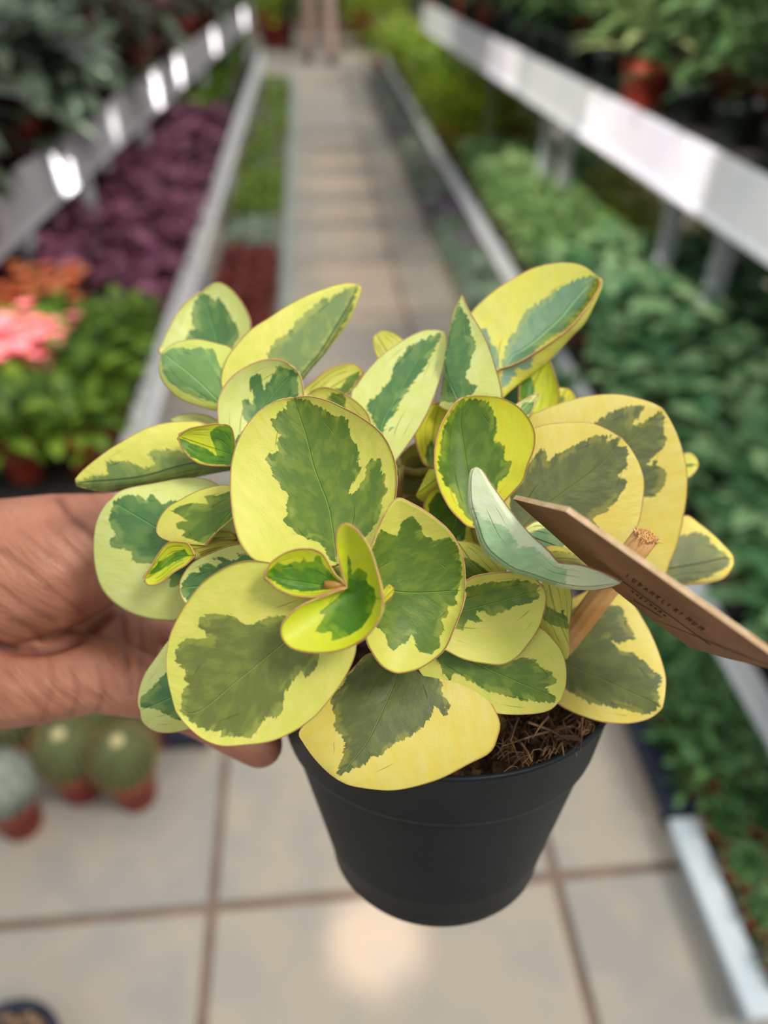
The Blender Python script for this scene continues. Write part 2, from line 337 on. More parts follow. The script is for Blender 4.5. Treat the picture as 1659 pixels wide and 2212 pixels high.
TPL = {
 'purple': make_plant('purple_heuchera', rnd_leaves(80, .08, .22, .11, .062, .06, (5, 60), .35, 1), FM['purple'], None, .05, .08),
 'bright': make_plant('bushy_herb', rnd_leaves(90, .07, .20, .11, .06, .035, (15, 70), .4, 2), FM['bright'], None, .05, .08),
 'dark': make_plant('leafy_pot_plant', rnd_leaves(60, .08, .24, .12, .09, .058, (0, 60), .4, 3), FM['dark'], None, .05, .08),
 'pale': make_plant('pale_leafed_pot_plant', rnd_leaves(80, .07, .20, .11, .055, .034, (10, 65), .4, 4), FM['pale'], None, .05, .08),
 'yellow': make_plant('variegated_pot_plant', rnd_leaves(70, .08, .23, .11, .06, .036, (10, 65), .4, 5), FM['yellow'], None, .05, .08),
 'tall': make_plant('tall_leafy_pot_plant', rnd_leaves(130, .13, .50, .17, .14, .042, (0, 80), .5, 6), FM['tall'], noise_mat('pot_dark_green', rgb(44, 54, 46), rgb(34, 42, 38), 12, .6), .075, .12),
 'lily': make_plant('striped_leaf_pot_plant', rnd_leaves(80, .13, .46, .15, .15, .046, (5, 85), .5, 16), FM['lily'], M_ORANGE, .075, .12),
 'night': make_plant('dark_leafed_pot_plant', rnd_leaves(74, .05, .40, .2, .15, .11, (-10, 60), .4, 7), FM['night'], None, .075, .11),
 'wine': make_plant('wine_leafed_pot_plant', rnd_leaves(50, .10, .36, .16, .12, .07, (10, 60), .4, 8), FM['wine'], None, .075, .11),
 'grey': make_plant('grey_succulent', rnd_leaves(60, .03, .07, .05, .03, .016, (5, 60), .2, 9), FM['grey'], None, .032, .05),
 'mauve': make_plant('mauve_succulent', rnd_leaves(60, .03, .07, .05, .03, .016, (5, 60), .2, 10), FM['mauve'], None, .032, .05),
 'rust': make_plant('rust_red_seedling', rnd_leaves(50, .03, .065, .06, .03, .02, (5, 50), .2, 11), FM['rust'], None, .032, .05),
 'lime': make_plant('lime_seedling', rnd_leaves(60, .03, .09, .06, .035, .024, (5, 60), .2, 12), FM['lime'], None, .032, .05),
 'shrub': make_plant('mounded_shrub', rnd_leaves(170, .08, .42, .26, .08, .04, (10, 70), .4, 13), FM['shrub'], M_RED, .09, .12),
 'rosette': make_plant('succulent_rosette', [((0, 0, .05 + .006 * k), (math.cos(a) * math.cos(.15 + .28 * k), math.sin(a) * math.cos(.15 + .28 * k), math.sin(.15 + .28 * k)), (0, 0, 1), .046 - .007 * k, .0125, .1, ((i * 7 + k * 3) % 6) / 6)
      for k in range(5) for i in range(10 - k) for a in (2 * math.pi * i / (10 - k) + k * .4,)], FM['rosette'], None, .034, .055),
 'bush': make_plant('bushy_succulent', rnd_leaves(80, .05, .13, .065, .045, .016, (20, 75), .3, 14), FM['rosette'], None, .036, .055),
}
used = set()
ORD = ['first', 'second', 'third', 'fourth', 'fifth', 'sixth', 'seventh', 'eighth', 'ninth', 'tenth', 'eleventh', 'twelfth']
ROWS = {}
def relabel():
    # rows counted from the near end of each planted block, places in a row from the aisle outwards
    for (grp, lab), items in ROWS.items():
        ys = sorted({round(i[1], 3) for i in items}); side = 1 if items[0][2] > 0 else -1
        for o, y, x in items:
            k = ys.index(round(y, 3))
            if k >= 12 or len(items) == 1: continue
            xs = sorted({round(i[2], 3) for i in items if round(i[1], 3) == round(y, 3)}, key=lambda v: v * side); j = xs.index(round(x, 3))
            place_ = '' if len(xs) == 1 else (', nearest the aisle' if j == 0 else ', %s from the aisle' % ORD[j])
            short = ' '.join(lab.split()[:9]) if len(lab.split()) > 9 else lab
            o['label'] = '%s, %s row%s' % (SHORT[grp], ORD[k], place_)
SHORT = {}
def place(kind, x, y, z, label, cat, group, s=1.0, rz=None, gx=None, gy=None):
    root = TPL[kind]
    if kind in used:
        r = root.copy(); COL.objects.link(r)
        for ch in list(root.children):
            c = ch.copy(); COL.objects.link(c); c.parent = r
    else: r = root; used.add(kind)
    r.location = (x, y, z); r.rotation_euler = (0, 0, random.uniform(0, 6.28) if rz is None else rz); r.scale = (s, s, s)
    tag(r, label, cat, group); ROWS.setdefault((group, label), []).append((r, gy if gy is not None else y, gx if gx is not None else x)); return r
def bed(kind, xs, ys, z, label, group, jit=.012, s=(.85, 1.1), cat='plant'):
    for y in ys:
        for x in xs:
            place(kind, x + random.uniform(-jit, jit), y + random.uniform(-jit, jit), z, label, cat, group, random.uniform(*s), None, x, y)
ar = np.arange
BT = .026   # bench board surface sits this far below the rim
# low right bench
bed('dark', ar(.92, 1.62, .15), ar(.55, 2.75, .15), .20 - BT, 'bushy dark green plant in a pot in the near part of the low right bench', 'dark green plants on the low right bench')
for y in ar(2.8, 4.6, .15):
    for i, x in enumerate(ar(.91, 1.62, .145)):
        k = 'yellow' if (x > 1.2 and y < 3.7) else 'pale'
        place(k, x, y, .20 - BT, 'yellow and green leafed plant in the middle of the low right bench' if k == 'yellow' else 'pale green bushy plant in the middle of the low right bench', 'plant',
              'yellow-green plants on the low right bench' if k == 'yellow' else 'pale green plants on the low right bench', random.uniform(.85, 1.1))
for y in ar(4.85, 8.6, .42):
    for x in (.93, 1.38): place('shrub', x + random.uniform(-.03, .03), y, .20 - BT, 'mounded yellow-green shrub in the far part of the low right bench', 'plant', 'mounded shrubs at the far end of the low right bench', random.uniform(.95, 1.15))
# low left bench
bed('bright', ar(-.86, -.56, .145), ar(1.49, 2.12, .145), .35 - BT, 'bushy bright green herb at the near end of the low left bench', 'bright green herbs on the low left bench')
bed('purple', ar(-1.02, -.57, .15), ar(2.24, 4.65, .15), .35 - BT, 'purple-leaved plant in the middle of the low left bench', 'purple-leaved plants on the low left bench')
bed('bright', ar(-1.0, -.55, .17), ar(4.8, 8.4, .2), .35 - BT, 'green bushy plant at the far end of the low left bench', 'green plants at the far end of the low left bench', s=(.9, 1.3))
# strip of small pots left of the aisle
for y in ar(2.62, 8.8, .085):
    for x in (-.425, -.34, -.255):
        k = 'rust' if y < 3.75 else ('grey' if y < 4.25 else ('lime' if y < 5.1 else random.choice(['grey', 'lime', 'mauve', 'lime'])))
        lab = {'rust': ('low rust-red seedling beside the left edge of the aisle', 'rust-red seedlings left of the aisle'), 'grey': ('small grey-green succulent left of the aisle', 'grey-green succulents left of the aisle'),
               'lime': ('small lime green seedling left of the aisle', 'lime seedlings left of the aisle'), 'mauve': ('small mauve-grey succulent left of the aisle', 'mauve succulents left of the aisle')}[k]
        place(k, x, y, .0005, lab[0], 'seedling', lab[1], random.uniform(.95, 1.2))
# strip of small pots right of the aisle
for y in ar(1.75, 8.8, .09):
    for x in (.645, .735):
        k = 'bush' if y < 2.3 else ('grey' if y < 3.2 else random.choice(['grey', 'grey', 'mauve']))
        if y < 3.6 and k == 'mauve': k = 'grey'
        lab = {'bush': ('upright green succulent in a small pot right of the aisle behind the dark tray', 'green succulents right of the aisle'), 'grey': ('small grey-green succulent right of the aisle', 'grey-green succulents right of the aisle'), 'mauve': ('small mauve-grey succulent right of the aisle', 'mauve succulents right of the aisle')}[k]
        place(k, x, y, .0005, lab[0], 'succulent', lab[1], random.uniform(1.25, 1.55))
# trays on the floor at the lower right
M_TRAYW = noise_mat('tray_white', rgb(206, 216, 222), rgb(190, 202, 210), 10, .35); M_TRAYD = noise_mat('tray_dark_blue', rgb(50, 56, 76), rgb(36, 40, 56), 10, .4)
def tray(x0, y0, x1, y1, m, label, name):
    r = empty(name, ((x0 + x1) / 2, (y0 + y1) / 2, 0)); tag(r, label, 'tray'); o = Vector(r.location); b = MB(); t = .004; H = .052
    cx_, cy_ = (x0 + x1) / 2, (y0 + y1) / 2
    b.box(Vector((cx_, cy_, .004)) - o, (x1 - x0 - .02, y1 - y0 - .02, .006)); 
    for (c, d) in (((x0 + .01, cy_, H / 2), (t, y1 - y0, H)), ((x1 - .01, cy_, H / 2), (t, y1 - y0, H)), ((cx_, y0 + .01, H / 2), (x1 - x0, t, H)), ((cx_, y1 - .01, H / 2), (x1 - x0, t, H))): b.box(Vector(c) - o, d, 0, .001)
    b.build('tray_body', m, r, False)
    b = MB()
    for (c, d) in (((x0 + .020, cy_, H), (.050, y1 - y0, .006)), ((x1 - .012, cy_, H), (.03, y1 - y0, .006)), ((cx_, y0 + .012, H + .0011), (x1 - x0 + .0104, .034, .006)), ((cx_, y1 - .012, H + .0011), (x1 - x0 + .0104, .03, .006))): b.box(Vector(c) - o, d, 0, .0025)
    # scalloped cell rims, one bulge between each pair of pots
    for k in range(int((y1 - y0) / .083)): b.box(Vector((x0 + .055, y0 + .05 + .083 * k + .0, H - .003)) - o, (.03, .014, .005), 0, .001)
    b.build('tray_rim', m, r, False)
tray(.588, .345, .800, .655, M_TRAYW, 'white plastic cell tray of green rosettes at the lower right', 'seed_tray')
tray(.588, .672, .800, 1.05, M_TRAYD, 'dark blue plastic tray just behind the white tray on the right', 'seed_tray')
tray(.588, 1.07, .800, 1.68, M_TRAYD, 'dark blue plastic tray farthest back of the trays beside the aisle', 'seed_tray')
for y in ar(.40, .64, .078):
    for x in (.678, .758): place('rosette', x, y, .008, 'green star-shaped succulent rosette standing in the white tray', 'succulent', 'rosettes in the white tray', 1.2)
for y in ar(.72, 1.04, .078):
    for x in (.675, .755): place('bush', x, y, .008, 'green bushy succulent standing in the nearer dark tray', 'succulent', 'succulents in the nearer dark tray', 1.0)
for y in ar(1.115, 1.66, .078):
    for x in (.675, .755): place('bush', x, y, .008, 'green bushy succulent standing in the farther dark tray', 'succulent', 'succulents in the farther dark tray', 1.05)
g = G(5, 1040, .12); place('pale', g[0], g[1], .0005, 'pale green plant on the floor at the left edge, just above the wrist', 'plant', 'floor plant above the wrist', .9)
# upper right bench
for y in ar(1.25, 6.2, .27):
    t = (y - .9) / 5.1; xe = 1.035 - .235 * t
    for i, dx in enumerate((.11, .40, .70)):
        k = 'lily' if random.random() < .3 else 'tall'
        place(k, xe + dx + random.uniform(-.02, .02), y + random.uniform(-.03, .03), .90 - BT, 'tall green leafy plant in a dark pot on the raised right bench' if k == 'tall' else 'plant with cream-striped leaves in an orange pot on the raised right bench',
              'pot plant', 'tall green plants on the raised right bench' if k == 'tall' else 'cream-striped plants on the raised right bench', random.uniform(.8, 1.05), None, dx, y)
# upper left bench
for y in ar(1.65, 8.0, .27):
    t = (y - 1.55) / 6.65; xe = -.95 + .45 * t
    for dx in (.12, .42, .75):
        k = 'wine' if random.random() < .35 else 'night'
        place(k, xe - dx + random.uniform(-.03, .03), y, .76 - BT, 'dark leafy pot plant on the high left bench' if k == 'night' else 'wine-red leafed pot plant on the high left bench', 'pot plant',
              'dark plants on the high left bench' if k == 'night' else 'wine-red plants on the high left bench', random.uniform(.85, 1.15), None, -dx, y)
# far end of the aisle
for i, x in enumerate(ar(-3.2, 4.2, 1.35)):
    for y in (11.6, 13.0, 14.4):
        place('shrub', x + random.uniform(-.1, .1), y, .0005, 'large green shrub closing the far end of the greenhouse', 'shrub', 'shrubs across the far end', random.uniform(1.9, 2.9))
for x, y, s in ((.80, 9.3, 1.2), (1.05, 9.9, 1.3), (-1.1, 9.4, 1.4), (-1.2, 10.4, 1.2), (1.6, 9.2, 1.6)):
    place('shrub', x, y, .0005, 'green shrub in a pot on the floor near the people', 'shrub', 'floor shrubs beyond the benches', s)

# orange pot with bare stems, far right of aisle
op = empty('potted_tree', tuple(G(945, 150, .0) * np.array([1, 1, 0]) + np.array([-.30, -1.2, .0005]))); tag(op, 'small tree in an orange-red pot standing near the far end of the aisle', 'potted tree')
small_pot(op, .17, .26, M_ORANGE); t = MB(); t.tube([(0, 0, .2), (.02, 0, .5), (-.01, .02, .95)], [.03, .026, .02], 8); t.build('trunk', noise_mat('bark', rgb(84, 64, 50), rgb(60, 46, 38), 20, .9), op)
foliage('foliage', FM['tall'], rnd_leaves(120, .8, 1.4, .35, .16, .06, (0, 60), .5, 77), op)

# ------------------------------------------------------------------ pink and orange flowers at the left edge
def flower_plant(loc, mtl, label, s=1.0, seed=3):
    r = empty('flowering_pot_plant', loc); tag(r, label, 'flowering plant'); small_pot(r, .05, .08)
    foliage('foliage', FM['bright'], rnd_leaves(50, .07, .14, .09, .055, .035, (10, 60), .4, seed), r)
    rr = random.Random(seed); L = []
    for i in range(34):
        c = Vector((rr.uniform(-.09, .09), rr.uniform(-.09, .09), rr.uniform(.14, .21)))
        for k in range(7):
            a = 2 * math.pi * k / 7; L.append((c, (math.cos(a), math.sin(a), .35), (0, 0, 1), .022, .018, .2, rr.random()))
    foliage('blossom', mtl, L, r); r.scale = (s, s, s)
for (x, y), m, lab in (((15, 735), 'petal', 'pink-flowered plant nearest at the left edge'), ((60, 690), 'petal', 'pink-flowered plant behind the nearest pink one at the left edge'), ((20, 610), 'petalorange', 'orange and cream flowered plant at the left edge'), ((90, 600), 'petalorange', 'orange-flowered plant beside the white upright board')):
    g = G(x, y, .54); flower_plant((g[0], g[1], .35 - BT), FM[m], lab, 1.12, x + 3)

# ------------------------------------------------------------------ cacti
M_CACT = noise_mat('cactus_green', rgb(70, 80, 44), rgb(88, 96, 58), 30, .75); M_CACG = noise_mat('cactus_white_wool', rgb(150, 158, 150), rgb(112, 122, 108), 60, .9)
M_WOOL = noise_mat('cactus_wool', rgb(214, 196, 150), rgb(188, 176, 128), 80, .9); M_SPINE = noise_mat('cactus_spine', rgb(170, 150, 96), rgb(150, 132, 88), 60, .6)
def cactus(loc, r, m, label, white=False, group=None):
    root = empty('barrel_cactus', loc); tag(root, label, 'cactus', group); small_pot(root, r * .86, .095)
    nr, nz = 22, 22; V = []; F = []
    for i in range(nz + 1):
        th = math.pi * (i / nz) * .93; 
        for k in range(nr * 6):
            a = 2 * math.pi * k / (nr * 6); rib = 1 + .06 * math.cos(nr * a)
            V.append((r * math.sin(th) * rib * math.cos(a), r * math.sin(th) * rib * math.sin(a), .085 + r * .95 + r * 1.02 * math.cos(th) - .12 * r * math.exp(-(th / .3) ** 2)))
    n = nr * 6
    for i in range(nz):
        for k in range(n): F.append((i * n + k, (i + 1) * n + k, (i + 1) * n + (k + 1) % n, i * n + (k + 1) % n))
    mesh_obj('body', V, F, m, root)
    b = MB(); b.lathe([(.0005, .085 + r * 1.93), (r * .14, .085 + r * 1.93), (r * .22, .085 + r * 1.89), (r * .26, .085 + r * 1.78)], 20); b.build('wool_crown', M_CACG if white else M_WOOL, root)
    b = MB()
    for k in range(nr):
        a = 2 * math.pi * k / nr
        for j in range(3, 14):
            th = math.pi * j / 16; c = Vector((math.sin(th) * math.cos(a), math.sin(th) * math.sin(a), math.cos(th))); o = Vector((0, 0, .085 + r * .95)); p = o + c * r * 1.05
            for q in (-.6, 0, .6):
                dd = (c + Vector((-math.sin(a), math.cos(a), .3)) * q).normalized(); b.tube([p, p + dd * r * .2], [.0006, .0002], 3, False)
    o = b.build('spines', M_CACG if white else M_SPINE, root); o['kind'] = 'stuff'
def gl(x, y): g = G(x, y, 0); return (g[0], g[1], .0005)
cactus(gl(300, 1722), .056, M_CACT, 'round green cactus in a red pot, nearest the hand of the front row')
cactus(gl(183, 1708), .056, M_CACT, 'round green cactus between the woolly white cactus and the one nearest the aisle')
cactus(gl(52, 1782), .056, M_CACG, 'woolly white round cactus in a red pot at the left edge', True)
for i, (x, y) in enumerate(((60, 1640), (240, 1625), (340, 1600), (150, 1560), (20, 1550))):
    cactus(gl(x, y), .052, M_CACT, 'round green cactus in the back row half hidden behind the hand', group='cacti of the back row')
g = G(400, 1625)
tray(g[0] - .09, g[1] + .0, g[0] + .05, g[1] + .16, M_TRAYD, 'small dark tray on the floor behind the cacti, below the hand', 'seed_tray')

# bowl of pebbles
g = gl(44, 2330); bw = empty('pebble_bowl', g); tag(bw, 'dark blue bowl of brown pebbles at the lower left corner', 'bowl')
b = MB(); b.lathe([(.001, 0), (.05, 0), (.052, .004), (.074, .07), (.080, .075), (.080, .079), (.073, .078), (.068, .06), (.001, .056)], 32); b.build('bowl_shell', M_TRAYD, bw)
M_PEB = noise_mat('pebble', rgb(150, 120, 92), rgb(104, 78, 58), 40, .7, rnd=1.0)
bm = bmesh.new(); bmesh.ops.create_icosphere(bm, subdivisions=2, radius=.009)
for v in bm.verts: v.co *= 1 + .25 * noise.noise(v.co * 90)
me = bpy.data.meshes.new('pebble'); bm.to_mesh(me); bm.free(); me.materials.append(M_PEB)
rr = random.Random(5)
for k in range(46):
    a = rr.uniform(0, 6.28); q = .062 * math.sqrt(rr.random()); o = bpy.data.objects.new('pebble', me); link(o)
    o.location = (g[0] + q * math.cos(a), g[1] + q * math.sin(a), g[2] + .060 + rr.uniform(0, .012)); o.rotation_euler = (rr.uniform(0, 3), rr.uniform(0, 3), 0); s = rr.uniform(.7, 1.25); o.scale = (s, s * .9, s * .7)
    tag(o, 'small brown pebble lying in the dark blue bowl', 'pebble', 'pebbles in the blue bowl')

# ------------------------------------------------------------------ people at the far end
M_SKINF = noise_mat('skin_far', rgb(190, 140, 116), rgb(180, 128, 104), 6, .6)
def person(loc, trousers, shirt, hairc, label, rz=0.0, stride=.18):
    V = []; E = []; R = []
    def v(p, r): V.append(p); R.append(r); return len(V) - 1
    pel = v((0, 0, .93), (.16, .11)); w_ = v((0, 0, 1.08), (.14, .10)); ch = v((0, 0, 1.30), (.17, .11)); nk = v((0, .0, 1.46), (.06, .06)); hd0 = v((0, .01, 1.53), (.075, .085)); hd = v((0, .015, 1.63), (.085, .10)); tp = v((0, .01, 1.70), (.055, .07))
    E += [(pel, w_), (w_, ch), (ch, nk), (nk, hd0), (hd0, hd), (hd, tp)]
    for s, st in ((-1, stride), (1, -stride)):
        hp = v((s * .10, 0, .88), (.095, .10)); kn = v((s * .10, st * .45, .49), (.06, .065)); an = v((s * .10, st, .10), (.045, .05)); he = v((s * .10, st + .02, .045), (.04, .045)); to = v((s * .11, st + .17, .03), (.035, .025))
        E.extend([(pel, hp), (hp, kn), (kn, an), (an, he), (he, to)])
        sh = v((s * .19, 0, 1.38), (.06, .06)); el = v((s * .25, -.03, 1.12), (.042, .042)); wr = v((s * .26, .06, .90), (.03, .03)); ha = v((s * .26, .09, .82), (.035, .022)); E.extend([(ch, sh), (sh, el), (el, wr), (wr, ha)])
        for q in range(4): fi = v((s * (.26), .06 + .02 * q, .745 - .008 * abs(q - 1.5)), (.010, .010)); E.append((ha, fi))
        th = v((s * .245, .13, .80), (.011, .011)); E.append((ha, th))
    me = bpy.data.meshes.new('person'); me.from_pydata(V, E, []); o = link(bpy.data.objects.new('person', me))
    md = o.modifiers.new('skin', 'SKIN'); sv = me.skin_vertices[0].data
    for i, r in enumerate(R): sv[i].radius = r
    sv[0].use_root = True
    ss = o.modifiers.new('ss', 'SUBSURF'); ss.levels = ss.render_levels = 2
    dg = bpy.context.evaluated_depsgraph_get(); me2 = bpy.data.meshes.new_from_object(o.evaluated_get(dg)); bpy.data.objects.remove(o)
    for m in (trousers, shirt, M_SKINF, hairc): me2.materials.append(m)
    for p in me2.polygons:
        c = p.center; p.use_smooth = True
        p.material_index = 3 if (c.z > 1.62 and c.y < .05) or c.z > 1.70 else (2 if c.z > 1.45 or (abs(c.x) > .2 and c.z < 1.0) or c.z < .09 else (1 if c.z > 1.0 or abs(c.x) > .2 else 0))
    root = link(bpy.data.objects.new('person', me2)); root.location = loc; root.rotation_euler = (0, 0, rz); tag(root, label, 'person')
    for s, st in ((-1, stride), (1, -stride)):
        b = MB(); pts = [(s * .10, st - .05, .035), (s * .10, st + .02, .04), (s * .105, st + .12, .035), (s * .11, st + .20, .03)]; b.tube(pts, [.035, .045, .045, .028], 10)
        b.build('shoe', M_SHOE, root)
M_SHOE = noise_mat('shoe', rgb(40, 38, 44), rgb(60, 50, 50), 6, .6)
M_PINK = noise_mat('pale_trousers', rgb(196, 168, 158), rgb(186, 156, 148), 5, .8); M_BLACK = noise_mat('black_trousers', rgb(22, 24, 26), rgb(30, 32, 34), 5, .9)
M_HAIR = noise_mat('hair_dark', rgb(36, 26, 22), rgb(22, 18, 16), 10, .6)
g = G(705, 138); person((g[0] - .06, g[1], .004), M_PINK, M_BLACK, M_HAIR, 'distant person in pale pink trousers standing in the aisle', .3, .12)
g = G(648, 120); person((g[0], g[1] + .3, .004), M_BLACK, M_BLACK, M_HAIR, 'distant person in black trousers at the left of the aisle', .2, .1)

# ------------------------------------------------------------------ the plant in the hand
plant = empty('potted_peperomia', tuple(P(950, 1700, .30))); tag(plant, 'yellow and green variegated plant in a black pot held up in front of the camera', 'potted plant')
OFF = np.array(plant.location)
RC = P(952, 1432, .300)                     # centre of pot rim
v_ = -ray(952, 1432); v_ /= np.linalg.norm(v_)
Up_ = UP - v_ * (UP @ v_); Up_ /= np.linalg.norm(Up_)
ELEV = math.radians(33)
AX = math.sin(ELEV) * v_ + math.cos(ELEV) * Up_ + RT * .03; AX /= np.linalg.norm(AX)
PX = np.cross(AX, v_); PX /= np.linalg.norm(PX); PY = np.cross(AX, PX)
def PM(off=True):
    o = RC - (OFF if off else 0)
    return Matrix(((PX[0], PY[0], AX[0], o[0]), (PX[1], PY[1], AX[1], o[1]), (PX[2], PY[2], AX[2], o[2]), (0, 0, 0, 1)))
R0, PH = .0685, .0955
b = MB(); b.lathe([(.001, -PH), (.040, -PH), (.0435, -PH + .001), (.0455, -PH + .004), (.0462, -PH + .010), (.0610, -.026), (.0614, -.0245), (.0630, -.024), (.0636, -.022), (R0 - .001, -.0015), (R0, 0), (R0, .001), (R0 - .0012, .0014), (R0 - .002, .0008), (.0600, -.026), (.045, -PH + .004), (.001, -PH + .003)], 96, PM())
pot = b.build('pot', M_POT, plant)
bm = bmesh.new(); bmesh.ops.create_grid(bm, x_segments=90, y_segments=90, size=.066)
bmesh.ops.delete(bm, geom=[v for v in bm.verts if v.co.length > .0655], context='VERTS')
for v in bm.verts:
    c = v.co; v.co.z = -.006 + .0035 * noise.noise(c * 120) + .003 * noise.noise(c * 330) + .002 * noise.noise(c * 900)
    r = c.xy.length
    if r > .062: v.co.z -= (r - .062) * 1.5
me = bpy.data.meshes.new('soil'); bm.to_mesh(me); bm.free(); me.transform(PM()); me.materials.append(M_SOIL); link(bpy.data.objects.new('soil', me), plant)
# coir fibres near the visible front-right of the rim
b = MB(); rr = random.Random(11); Mx = PM(False)
def pot_local(x, y, z): return np.array(Mx @ Vector((x, y, z))) - OFF
# fibre patch centred where the ray through (1170,1580) meets the rim plane
def rimhit(px_, py_):
    r = ray(px_, py_); t = ((RC - CAM) @ AX) / (r @ AX); q = CAM + r * t - RC; return q @ PX, q @ PY
fx, fy = rimhit(1165, 1580)
for k in range(190):
    a = rr.uniform(0, 6.28); q = .024 * math.sqrt(rr.random()); x0 = fx + q * math.cos(a); y0 = fy + q * math.sin(a)
    if math.hypot(x0, y0) > .0672: 
        s_ = .066 / math.hypot(x0, y0); x0 *= s_; y0 *= s_
    d = rr.uniform(0, 6.28); L = rr.uniform(.004, .013); z0 = rr.uniform(-.004, .003); pts = []
    for j in range(5):
        t = j / 4; d += rr.uniform(-.9, .9); pts.append(pot_local(x0, y0, z0 + .004 * math.sin(t * 3) + rr.uniform(-.0006, .0006))); x0 += math.cos(d) * L / 4; y0 += math.sin(d) * L / 4
        if math.hypot(x0, y0) > .0672: x0 *= .97; y0 *= .97
    b.tube(pts, rr.choice([.00009, .00013, .0002]), 4, False)
_ra = np.linspace(0, 2 * math.pi, 400); _rp = RC[None] + R0 * (np.cos(_ra)[:, None] * PX[None] + np.sin(_ra)[:, None] * PY[None]); _rx, _ry, _rd = proj(_rp); _fr = _rd < np.median(_rd)
def rimdep(x): i = np.argmin(np.abs(_rx - x) + np.where(_fr, 0, 1e6)); return _rd[i]
for (x0, y0, x1, y1) in ((1205, 1595, 1258, 1602), (1195, 1590, 1256, 1598), (1200, 1598, 1250, 1590), (1212, 1604, 1218, 1632), (1214, 1604, 1200, 1628), (1258, 1550, 1254, 1622), (1125, 1605, 1150, 1645), (1100, 1595, 1120, 1640), (1120, 1550, 1104, 1600), (1185, 1548, 1150, 1595), (1230, 1570, 1085, 1612), (1140, 1560, 1230, 1600)):
    p0 = P(x0, y0, rimdep(x0) - .0012) - OFF; p1 = P(x1, y1, rimdep(x1) - .003) - OFF; pm = (p0 + p1) / 2 + UP * .0006
    b.tube([p0, pm, p1], [.0005, .0004, .0002], 5, False)
fb = b.build('soil_fibre', M_FIB, plant); fb['kind'] = 'stuff'
b = MB()
for k in range(40):
    a = rr.uniform(0, 6.28); q = .015 * math.sqrt(rr.random()); c = pot_local(fx * .86 + q * math.cos(a), fy * .86 + q * math.sin(a), rr.uniform(-.003, .002)); s_ = rr.uniform(.0008, .0022)
    b.lathe([(.0001, -s_), (s_ * .8, -s_ * .5), (s_, 0), (s_ * .7, s_ * .6), (.0001, s_)], 6, Matrix.Translation(Vector(c)))
cl = b.build('soil_crumb', M_SOIL, plant, False); cl['kind'] = 'stuff'

# ---- leaves
def resample(pts, n):
    pts = np.array(pts, float)
    # Catmull-Rom (centripetal-ish) dense then arclength
    P4 = np.vstack([2 * pts[0] - pts[1], pts, 2 * pts[-1] - pts[-2]]); out = []
    for i in range(1, len(P4) - 2):
        p0, p1, p2, p3 = P4[i - 1:i + 3]
        for t in np.linspace(0, 1, 14, endpoint=False): out.append(.5 * ((2 * p1) + (-p0 + p2) * t + (2 * p0 - 5 * p1 + 4 * p2 - p3) * t * t + (-p0 + 3 * p1 - 3 * p2 + p3) * t ** 3))
    out.append(pts[-1]); out = np.array(out); s = np.r_[0, np.cumsum(np.linalg.norm(np.diff(out, axis=0), axis=1))]; q = np.linspace(0, s[-1], n)
    return np.stack([np.interp(q, s, out[:, 0]), np.interp(q, s, out[:, 1])], 1)
def sdf(poly, X):
    poly = np.array(poly, float); n = len(poly); d = np.full(len(X), 1e9); inside = np.zeros(len(X), bool)
    for i in range(n):
        a = poly[i]; b2 = poly[(i + 1) % n]; e = b2 - a; w_ = X - a; t = np.clip((w_ @ e) / (e @ e + 1e-9), 0, 1)
        d = np.minimum(d, np.linalg.norm(w_ - t[:, None] * e, axis=1))
        c = ((a[1] > X[:, 1]) != (b2[1] > X[:, 1])) & (X[:, 0] < (b2[0] - a[0]) * (X[:, 1] - a[1]) / (b2[1] - a[1] + 1e-12) + a[0]); inside ^= c
    return np.where(inside, d, -d)
LEAFN = [0]; LBASE = []
